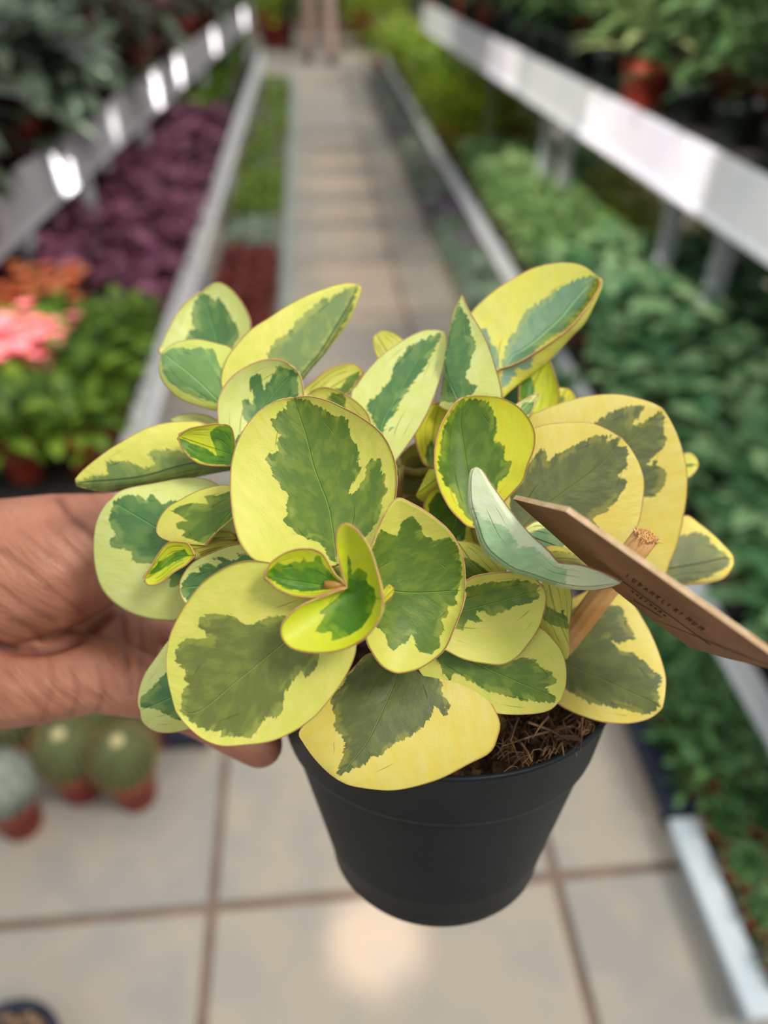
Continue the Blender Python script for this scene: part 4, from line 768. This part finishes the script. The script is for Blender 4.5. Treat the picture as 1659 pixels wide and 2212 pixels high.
leaf((770, 1262), (1004, 1275), [(790, 1215), (815, 1150), (838, 1100), (859, 1076), (889, 1087), (925, 1108), (965, 1141), (986, 1171), (1002, 1216)], [(780, 1310), (792, 1380), (803, 1407), (824, 1437), (848, 1452), (868, 1454), (904, 1445), (934, 1427), (962, 1400), (983, 1352), (1000, 1305)], (21.4, 22.3), 'm', M=[(880, 1280)], bow=.6, dl=-.1, dr=-.1,
     green=[[(892, 1114), (907, 1129), (913, 1156), (940, 1168), (971, 1159), (983, 1171), (992, 1195), (998, 1231), (995, 1261), (983, 1292), (989, 1304), (968, 1310), (965, 1334), (952, 1334), (958, 1358), (949, 1382), (952, 1394), (931, 1415), (907, 1409), (898, 1391), (889, 1373), (874, 1391), (862, 1394), (850, 1406), (839, 1392), (830, 1368), (812, 1356), (780, 1320), (770, 1262), (800, 1190), (824, 1145), (857, 1157), (869, 1127), (887, 1115)]], label='round dark-centred leaf right of the centre')
leaf((735, 1285), (379, 1536), [(640, 1222), (581, 1215), (542, 1211), (506, 1217), (469, 1235), (436, 1259), (409, 1292), (385, 1331), (367, 1371), (359, 1416), (361, 1461), (371, 1506)], [(765, 1340), (770, 1395), (760, 1435), (735, 1480), (700, 1527), (675, 1553), (633, 1582), (582, 1603), (527, 1610), (477, 1612), (435, 1595), (401, 1565)], (21.3, 21.2), 'v', M=[(670, 1340), (599, 1401), (506, 1477), (430, 1537)], bow=.0, dl=-.3, dr=-.1,
     green=[[(426, 1350), (435, 1333), (468, 1323), (498, 1329), (527, 1346), (532, 1354), (561, 1342), (591, 1329), (624, 1333), (650, 1310), (700, 1320), (705, 1370), (691, 1413), (679, 1446), (661, 1466), (646, 1452), (631, 1476), (616, 1494), (612, 1532), (598, 1556), (582, 1544), (565, 1565), (549, 1591), (477, 1591), (477, 1578), (443, 1578), (414, 1561), (390, 1536), (392, 1498), (411, 1473), (397, 1464), (409, 1443), (380, 1435), (378, 1414), (392, 1384), (422, 1380), (456, 1382), (447, 1371)]], label='biggest leaf, olive-centred, at the lower left')
leaf((748, 1268), (572, 1244), [(721, 1275), (691, 1286), (661, 1289), (625, 1283), (595, 1268)], [(739, 1256), (721, 1238), (706, 1211), (691, 1193), (661, 1185), (619, 1193), (586, 1216)], (20.6, 20.2), 'y', M=[(680, 1262)], bow=.35,
     green=[[(573, 1243), (597, 1214), (612, 1222), (630, 1216), (640, 1210), (650, 1216), (654, 1202), (664, 1213), (677, 1213), (681, 1199), (694, 1202), (697, 1219), (710, 1232), (728, 1253), (748, 1268), (715, 1270), (670, 1279), (620, 1272), (585, 1254)]], label='small lime leaf in the middle rosette, left')
leaf((751, 1271), (826, 1296), [(745, 1248), (735, 1215), (727, 1175), (731, 1142), (748, 1131), (775, 1150), (800, 1190), (815, 1240)], [(715, 1283), (650, 1310), (612, 1345), (608, 1375), (630, 1400), (680, 1410), (740, 1403), (790, 1375), (819, 1335)], (20.6, 19.6), 'y', M=[(790, 1285)], bow=.7, dl=.0, dr=-.1,
     green=[[(751, 1196), (757, 1211), (760, 1241), (775, 1226), (794, 1238), (791, 1259), (809, 1271), (812, 1295), (803, 1325), (782, 1356), (751, 1374), (715, 1387), (718, 1362), (700, 1368), (679, 1365), (691, 1347), (706, 1325), (685, 1327), (712, 1304), (733, 1286), (751, 1271), (751, 1247)]], label='folded bright lime leaf in the middle rosette')
leaf((822, 1300), (852, 1272), [(828, 1275), (840, 1262)], [(835, 1300), (848, 1288)], (21.0, 21.2), 'g', n=16, m=11)
# folded pale leaf in front of the card
leaf((1028, 1008), (1345, 1254), [(1042, 1015), (1062, 1044), (1093, 1088), (1123, 1127), (1153, 1160), (1184, 1187), (1205, 1211), (1216, 1215), (1250, 1218), (1290, 1230), (1325, 1245)], [(1020, 1022), (1016, 1087), (1028, 1129), (1043, 1180), (1067, 1207), (1106, 1231), (1145, 1243), (1212, 1264), (1272, 1270), (1317, 1264)], (22.4, 21.8), 'p', M=[(1019, 1032), (1021, 1086), (1034, 1128), (1050, 1174), (1074, 1200), (1110, 1224), (1148, 1236), (1212, 1257), (1270, 1264)], bow=.1, dl=-.35, dr=.5, under=True,
     green=[[(1025, 1095), (1040, 1118), (1070, 1128), (1095, 1140), (1112, 1165), (1120, 1182), (1150, 1178), (1175, 1195), (1205, 1215), (1225, 1228), (1222, 1258), (1180, 1258), (1110, 1236), (1070, 1210), (1045, 1180)]], label='pale folded leaf seen from beneath, in front of the card')

# ---- stems and petioles
soilc = P(1000, 1450, .29)
b = MB(); nodes = [(750, 1272, .212), (520, 1015, .255), (600, 890, .262), (480, 1180, .25), (860, 1010, .262), (1028, 1140, .248), (1090, 880, .272), (1130, 1150, .256), (1180, 1360, .25), (950, 1350, .236), (850, 1420, .242), (940, 1100, .262)]
for i, (x, y, d) in enumerate(nodes):
    e = P(x, y, d + .003); q = soilc + PX * .03 * math.cos(i * 2.4) + PY * .03 * math.sin(i * 2.4) - AX * .004; mid = (q + e) / 2 + AX * .012
    pts = [q * (1 - t) ** 2 + 2 * mid * t * (1 - t) + e * t * t for t in np.linspace(0, 1, 9)]; m_ = MB(); m_.tube([p - OFF for p in pts], list(np.linspace(.0034, .0022, 9)), 10); m_.build('stem', M_STEM, plant)
for (x, y, d) in LBASE:
    a_ = P(x, y, d + .0008); ds = [np.linalg.norm(P(*q) - a_) for q in nodes]; k = int(np.argmin(ds))
    if ds[k] < .006 or d < .213 or (x, y) == (1028, 1008): continue
    e_ = P(nodes[k][0], nodes[k][1], nodes[k][2] + .004); mid = (a_ + e_) / 2 + FW * .012 - UP * .003
    pts = [a_ * (1 - t) ** 2 + 2 * mid * t * (1 - t) + e_ * t * t for t in np.linspace(0, 1, 8)]; m_ = MB(); m_.tube([p - OFF for p in pts], list(np.linspace(.0013, .0017, 8)), 8); m_.build('petiole', M_STEM, plant)
m_ = MB(); m_.tube([P(700, 1262, .207) - OFF, P(735, 1265, .2075) - OFF, P(752, 1270, .211) - OFF], [.0012, .0014, .0016], 10); m_.build('petiole', M_PET, plant)

# ------------------------------------------------------------------ wooden card on a bamboo stick
M_CARD = noise_mat('card_brown', rgb(156, 112, 84), rgb(134, 94, 70), 60, .7, .00008, 500)
M_CEDGE = noise_mat('card_sunlit_edge', rgb(230, 200, 160), rgb(206, 172, 130), 200, .7)  # pale colour paints the overhead sun's highlight along the card edge
M_INK = noise_mat('ink', rgb(60, 40, 40), rgb(74, 50, 46), 200, .6)
A = P(1108, 1078, .226); Bp = P(1720, 1453, .176); Cp = P(1330, 1275, .238)
cn = np.cross(Bp - A, Cp - A); cn /= np.linalg.norm(cn)
if cn @ (CAM - A) < 0: cn = -cn
def onp(x, y, off=0.0):
    r = ray(x, y); t = ((A + cn * off - CAM) @ cn) / (r @ cn); return CAM + r * t
tagr = empty('plant_label', tuple(A)); tag(tagr, 'brown wooden name card with handwriting on a bamboo stick, pushed into the black pot', 'plant label'); AO = A.copy()
outl = [(1108, 1078), (1165, 1092), (1222, 1105), (1400, 1229), (1560, 1341), (1659, 1411), (1760, 1482), (1755, 1466), (1659, 1443), (1560, 1420), (1490, 1399), (1400, 1333), (1330, 1277), (1240, 1196), (1180, 1142), (1150, 1116)]
fr = [onp(x, y) - AO for x, y in outl]; n_ = len(fr); bk = [p - cn * .0016 for p in fr]
F = [tuple(range(n_)), tuple(range(2 * n_ - 1, n_ - 1, -1))] + [(i, i + n_, (i + 1) % n_ + n_, (i + 1) % n_) for i in range(n_)]
mesh_obj('card', fr + bk, F, [M_CARD, M_CEDGE], tagr, False, [0, 0] + [1] * n_)
# handwriting: capitals along the card, drawn on the card plane
e1 = onp(1500, 1360) - onp(1370, 1262); LU = np.linalg.norm(e1); e1 /= LU; e2 = np.cross(cn, e1)
if e2 @ UP < 0: e2 = -e2
GL = {'I': [[(0, 0), (0, 1)]], 'D': [[(0, 0), (0, 1), (.5, .8), (.6, .4), (0, 0)]], 'A': [[(0, 0), (.35, 1), (.7, 0)], [(.15, .4), (.55, .4)]], 'N': [[(0, 0), (0, 1), (.6, 0), (.6, 1)]], 'K': [[(0, 0), (0, 1)], [(.55, 1), (0, .45), (.6, 0)]],
      'L': [[(0, 1), (0, 0), (.5, 0)]], 'R': [[(0, 0), (0, 1), (.5, .8), (.05, .5), (.6, 0)]], 'M': [[(0, 0), (.1, 1), (.4, .3), (.7, 1), (.8, 0)]], 'U': [[(0, 1), (.05, 0), (.55, 0), (.6, 1)]], 's': [[(0, .3), (.2, .7), (.4, .2), (.6, .6)]]}
def write(txt, px0, px1, hgt, spread, rad=.00022):
    o = onp(*px0, .0002); q = onp(*px1, .0002); d = (q - o); Lw = np.linalg.norm(d); d /= Lw; u = np.cross(cn, d); u = -u if u @ UP < 0 else u; m = MB(); stp = Lw / len(txt)
    for i, ch in enumerate(txt):
        for st in GL.get(ch, []): 
            pts = [o + d * (stp * i + x * stp * spread) + u * (y * hgt) - AO for x, y in st]; m.tube(pts, rad, 4)
    return m
m = write('IUDANKLIRIMUM', (1352, 1247), (1520, 1366), .0048, .7, .00015); m.build('lettering', M_INK, tagr)
m = write('ssLIssRs', (1362, 1278), (1440, 1336), .0036, .7, .00011); m.build('lettering', M_INK, tagr)
m = MB(); m.tube([onp(1345, 1256, .0002) - AO, onp(1535, 1394, .0002) - AO], .00014, 4); m.tube([onp(1368, 1296, .0002) - AO, onp(1430, 1334, .0002) - AO], .00012, 4); m.build('ruled_line', M_INK, tagr)
# stick
M_BAM = noise_mat('bamboo', rgb(228, 180, 118), rgb(200, 146, 86), 60, .5); 
mb, nb_, lb_, bb_ = M_BAM, M_BAM.node_tree.nodes, M_BAM.node_tree.links, M_BAM.node_tree.nodes['Principled BSDF']
top = P(1392, 1162, .2395); low = P(1137, 1500, .281)
ax = low - top; Ls = np.linalg.norm(ax); ax /= Ls; s1 = np.cross(ax, FW); s1 /= np.linalg.norm(s1); s2 = np.cross(ax, s1)
V = []; F = []; ns = 36; rows = 14
for i in range(rows):
    t = i / (rows - 1)
    for k in range(ns):
        a = 2 * math.pi * k / ns; rr_ = .0042 * (1 + .05 * math.cos(9 * a) + .02 * math.cos(17 * a + 1)); 
        c = top + ax * (Ls * t) + (s1 * math.cos(a) * rr_ + s2 * math.sin(a) * rr_ * .7) + (ax * (.0012 * math.sin(5 * a) + .001 * math.sin(11 * a)) if i == 0 else 0); V.append(c - AO)
for i in range(rows - 1):
    for k in range(ns): F.append((i * ns + k, i * ns + (k + 1) % ns, (i + 1) * ns + (k + 1) % ns, (i + 1) * ns + k))
F.append(tuple(range(ns - 1, -1, -1))); mesh_obj('stick', V, F, M_BAM, tagr)
b = MB(); rr = random.Random(3)
for k in range(240):
    a = rr.uniform(0, 6.28); q = math.sqrt(rr.random()) * .0038; p = top + s1 * q * math.cos(a) + s2 * q * .75 * math.sin(a) - AO - ax * .0002
    d = -ax * rr.uniform(.0004, .0022) + s1 * rr.uniform(-.0009, .0009) + s2 * rr.uniform(-.0009, .0009); d2 = d + s1 * rr.uniform(-.0012, .0012) + s2 * rr.uniform(-.0008, .0008); b.tube([p + ax * .002, p + d * .6, p + d2], [.00035, .0003, .00015], 4, False)
fe = b.build('frayed_end', noise_mat('frayed_bamboo', rgb(244, 204, 146), rgb(226, 176, 112), 400, .8), tagr); fe['kind'] = 'stuff'

# ------------------------------------------------------------------ the hand
def skin_mat():
    m, n, l, b = mat('skin')
    t = n.new('ShaderNodeTexCoord'); nz = N(n, 'ShaderNodeTexNoise'); nz.inputs['Scale'].default_value = 38; nz.inputs['Detail'].default_value = 4; l.new(t.outputs['Object'], nz.inputs[0])
    c = mixc(n, l, sstep(n, l, nz.outputs[0], .3, .7), rgb(188, 128, 102), rgb(166, 106, 82))
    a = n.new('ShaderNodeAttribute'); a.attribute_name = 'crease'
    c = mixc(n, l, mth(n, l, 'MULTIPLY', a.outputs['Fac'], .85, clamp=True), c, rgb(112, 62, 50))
    l.new(c, b.inputs['Base Color']); b.inputs['Roughness'].default_value = .5; b.inputs['Subsurface Weight'].default_value = .15
    b.inputs['Subsurface Radius'].default_value = (1, .35, .2); b.inputs['Subsurface Scale'].default_value = .004
    # fine oblique skin wrinkles
    mp = n.new('ShaderNodeMapping'); mp.inputs['Rotation'].default_value = (0, 0, 0); mp.inputs['Scale'].default_value = (1, 1, 1)
    w_ = N(n, 'ShaderNodeTexNoise'); w_.inputs['Scale'].default_value = 1.0; w_.inputs['Detail'].default_value = 3
    at = n.new('ShaderNodeAttribute'); at.attribute_name = 'wuv'; l.new(at.outputs['Vector'], w_.inputs[0])
    f2 = N(n, 'ShaderNodeTexNoise'); f2.inputs['Scale'].default_value = 900; l.new(t.outputs['Object'], f2.inputs[0])
    h = mth(n, l, 'MULTIPLY_ADD', f2.outputs[0], .12, w_.outputs[0])
    bp = n.new('ShaderNodeBump'); bp.inputs['Distance'].default_value = .0016; bp.inputs['Strength'].default_value = .9; l.new(h, bp.inputs['Height']); l.new(bp.outputs[0], b.inputs['Normal'])
    return m
chains = [
 [(-900, 1720, .42, .034, 1), (-500, 1560, .37, .031, 1), (-260, 1420, .335, .030, 1), (-60, 1340, .325, .030, 1), (120, 1330, .33, .026, 1), (250, 1400, .335, .020, 1)],       # wrist, palm
 [(-500, 1540, .37, .030, 1), (-200, 1290, .315, .031, 1), (-20, 1240, .303, .0315, 1), (110, 1215, .302, .029, 1), (200, 1190, .304, .0245, 1), (300, 1155, .303, .018, 1)],   # thenar
 [(200, 1190, .304, .0235, 1), (300, 1150, .303, .0165, 1), (390, 1130, .300, .0125, 1), (470, 1150, .297, .0118, 1), (540, 1200, .292, .0112, 1), (590, 1250, .290, .0095, 1)],  # thumb
 [(-260, 1460, .335, .026, 1), (-80, 1478, .318, .0225, 1), (80, 1462, .312, .0205, 1), (210, 1455, .306, .0165, 1), (330, 1490, .300, .0122, 1), (430, 1535, .296, .0108, 1), (510, 1580, .290, .0100, 1), (563, 1610, .285, .0092, 1)], # index
 [(60, 1450, .340, .018, 1), (200, 1430, .345, .0125, 1), (330, 1440, .352, .0105, 1), (440, 1490, .360, .0098, 1), (540, 1540, .362, .0088, 1)],   # middle
 [(60, 1400, .350, .017, 1), (210, 1370, .358, .0120, 1), (340, 1370, .370, .0100, 1), (460, 1410, .382, .0094, 1), (560, 1450, .386, .0084, 1)],   # ring
 [(40, 1340, .350, .016, 1), (190, 1300, .366, .0105, 1), (320, 1290, .380, .0088, 1), (430, 1320, .394, .0080, 1), (510, 1350, .400, .0072, 1)],   # little
]
bm = bmesh.new(); HO = P(100, 1350, .31)
for ch in chains:
    pts = [P(x, y, d) for x, y, d, r, q in ch]; rs = [c[3] for c in ch]
    for i in range(len(pts) - 1):
        L = np.linalg.norm(pts[i + 1] - pts[i]); k = max(2, int(L / (min(rs[i], rs[i + 1]) * .22)))
        for j in range(k + (1 if i == len(pts) - 2 else 0)):
            t = j / k; ts = t; c = pts[i] * (1 - t) + pts[i + 1] * t - HO; r = rs[i] * (1 - t) + rs[i + 1] * t
            bmesh.ops.create_icosphere(bm, subdivisions=2, radius=r, matrix=Matrix.Translation(Vector(c)))
me = bpy.data.meshes.new('hand_blob'); bm.to_mesh(me); bm.free(); tmp = link(bpy.data.objects.new('hand_blob', me))
md = tmp.modifiers.new('r', 'REMESH'); md.mode = 'VOXEL'; md.voxel_size = .0015
md = tmp.modifiers.new('s', 'SMOOTH'); md.factor = .6; md.iterations = 14
dg = bpy.context.evaluated_depsgraph_get(); me2 = bpy.data.meshes.new_from_object(tmp.evaluated_get(dg)); bpy.data.objects.remove(tmp)
nv = len(me2.vertices); co = np.zeros(nv * 3, np.float32); me2.vertices.foreach_get('co', co); co = co.reshape(-1, 3).astype(float); nr = np.zeros(nv * 3, np.float32); me2.vertices.foreach_get('normal', nr); nr = nr.reshape(-1, 3).astype(float)
Wp = co + HO; pxx, pyy, dd = proj(Wp); vis = np.clip(-(nr @ FW) * 2 + .2, 0, 1); X = np.stack([pxx, pyy], 1)
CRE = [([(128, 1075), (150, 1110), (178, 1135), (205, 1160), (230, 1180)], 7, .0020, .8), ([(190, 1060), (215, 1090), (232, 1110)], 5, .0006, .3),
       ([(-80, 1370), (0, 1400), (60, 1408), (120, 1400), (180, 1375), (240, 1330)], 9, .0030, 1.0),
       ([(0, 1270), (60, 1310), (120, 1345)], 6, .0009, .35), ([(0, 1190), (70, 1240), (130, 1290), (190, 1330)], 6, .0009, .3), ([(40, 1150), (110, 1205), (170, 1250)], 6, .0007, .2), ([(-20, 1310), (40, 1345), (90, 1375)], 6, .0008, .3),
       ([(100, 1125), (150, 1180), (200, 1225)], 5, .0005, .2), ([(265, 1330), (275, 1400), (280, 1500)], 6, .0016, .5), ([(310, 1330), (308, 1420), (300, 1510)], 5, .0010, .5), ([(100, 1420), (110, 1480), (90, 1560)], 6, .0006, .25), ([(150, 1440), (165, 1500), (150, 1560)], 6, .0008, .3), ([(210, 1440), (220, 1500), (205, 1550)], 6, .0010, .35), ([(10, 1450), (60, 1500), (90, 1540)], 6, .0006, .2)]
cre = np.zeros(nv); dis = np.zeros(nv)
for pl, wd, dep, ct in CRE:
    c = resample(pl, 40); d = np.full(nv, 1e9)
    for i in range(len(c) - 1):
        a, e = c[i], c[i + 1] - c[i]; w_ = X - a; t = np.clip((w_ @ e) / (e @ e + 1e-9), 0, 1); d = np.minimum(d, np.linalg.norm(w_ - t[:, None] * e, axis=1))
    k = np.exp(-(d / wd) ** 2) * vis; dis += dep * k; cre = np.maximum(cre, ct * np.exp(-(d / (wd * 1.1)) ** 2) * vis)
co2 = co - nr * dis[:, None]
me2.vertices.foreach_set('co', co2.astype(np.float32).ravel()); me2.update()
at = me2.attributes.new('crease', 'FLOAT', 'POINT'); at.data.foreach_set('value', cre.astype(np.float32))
lc = co @ np.stack([RT, UP, FW], 1); uu = (lc[:, 0] + lc[:, 1]) * .7071; vv = (lc[:, 0] - lc[:, 1]) * .7071
# wrinkles run obliquely down to the right: long along vv, short across
at = me2.attributes.new('wuv', 'FLOAT_VECTOR', 'POINT'); at.data.foreach_set('vector', np.stack([uu * 260, vv * 45, lc[:, 2] * 60], 1).astype(np.float32).ravel())
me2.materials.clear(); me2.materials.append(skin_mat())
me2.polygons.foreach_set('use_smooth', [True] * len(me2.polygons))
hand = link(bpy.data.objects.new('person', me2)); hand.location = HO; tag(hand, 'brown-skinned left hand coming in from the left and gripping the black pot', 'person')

# drop prototypes that were never used
for k, r in TPL.items():
    if k not in used:
        for ch in list(r.children): bpy.data.objects.remove(ch)
        bpy.data.objects.remove(r)

for grp, sh in {'dark green plants on the low right bench': 'dark green plant on the low right bench', 'yellow-green plants on the low right bench': 'yellow-green plant on the low right bench', 'pale green plants on the low right bench': 'pale green plant on the low right bench',
  'mounded shrubs at the far end of the low right bench': 'mounded shrub on the low right bench', 'bright green herbs on the low left bench': 'bright green herb on the low left bench', 'purple-leaved plants on the low left bench': 'purple-leaved plant on the low left bench',
  'green plants at the far end of the low left bench': 'far green plant on the low left bench', 'rust-red seedlings left of the aisle': 'rust-red seedling left of the aisle', 'grey-green succulents left of the aisle': 'grey-green succulent left of the aisle', 'lime seedlings left of the aisle': 'lime seedling left of the aisle', 'mauve succulents left of the aisle': 'mauve succulent left of the aisle',
  'green succulents right of the aisle': 'green succulent behind the dark trays', 'grey-green succulents right of the aisle': 'grey-green succulent right of the aisle', 'mauve succulents right of the aisle': 'mauve succulent right of the aisle', 'rosettes in the white tray': 'star-shaped rosette in the white tray', 'succulents in the nearer dark tray': 'bushy succulent in the nearer dark tray', 'succulents in the farther dark tray': 'bushy succulent in the farther dark tray',
  'tall green plants on the raised right bench': 'tall leafy plant on the raised right bench', 'cream-striped plants on the raised right bench': 'cream-striped plant on the raised right bench', 'dark plants on the high left bench': 'dark leafy plant on the high left bench', 'wine-red plants on the high left bench': 'wine-red plant on the high left bench',
  'shrubs across the far end': 'large shrub closing the far end', 'floor shrubs beyond the benches': 'green floor shrub near the people', 'floor plant above the wrist': 'pale green plant above the wrist'}.items(): SHORT[grp] = sh
relabel()
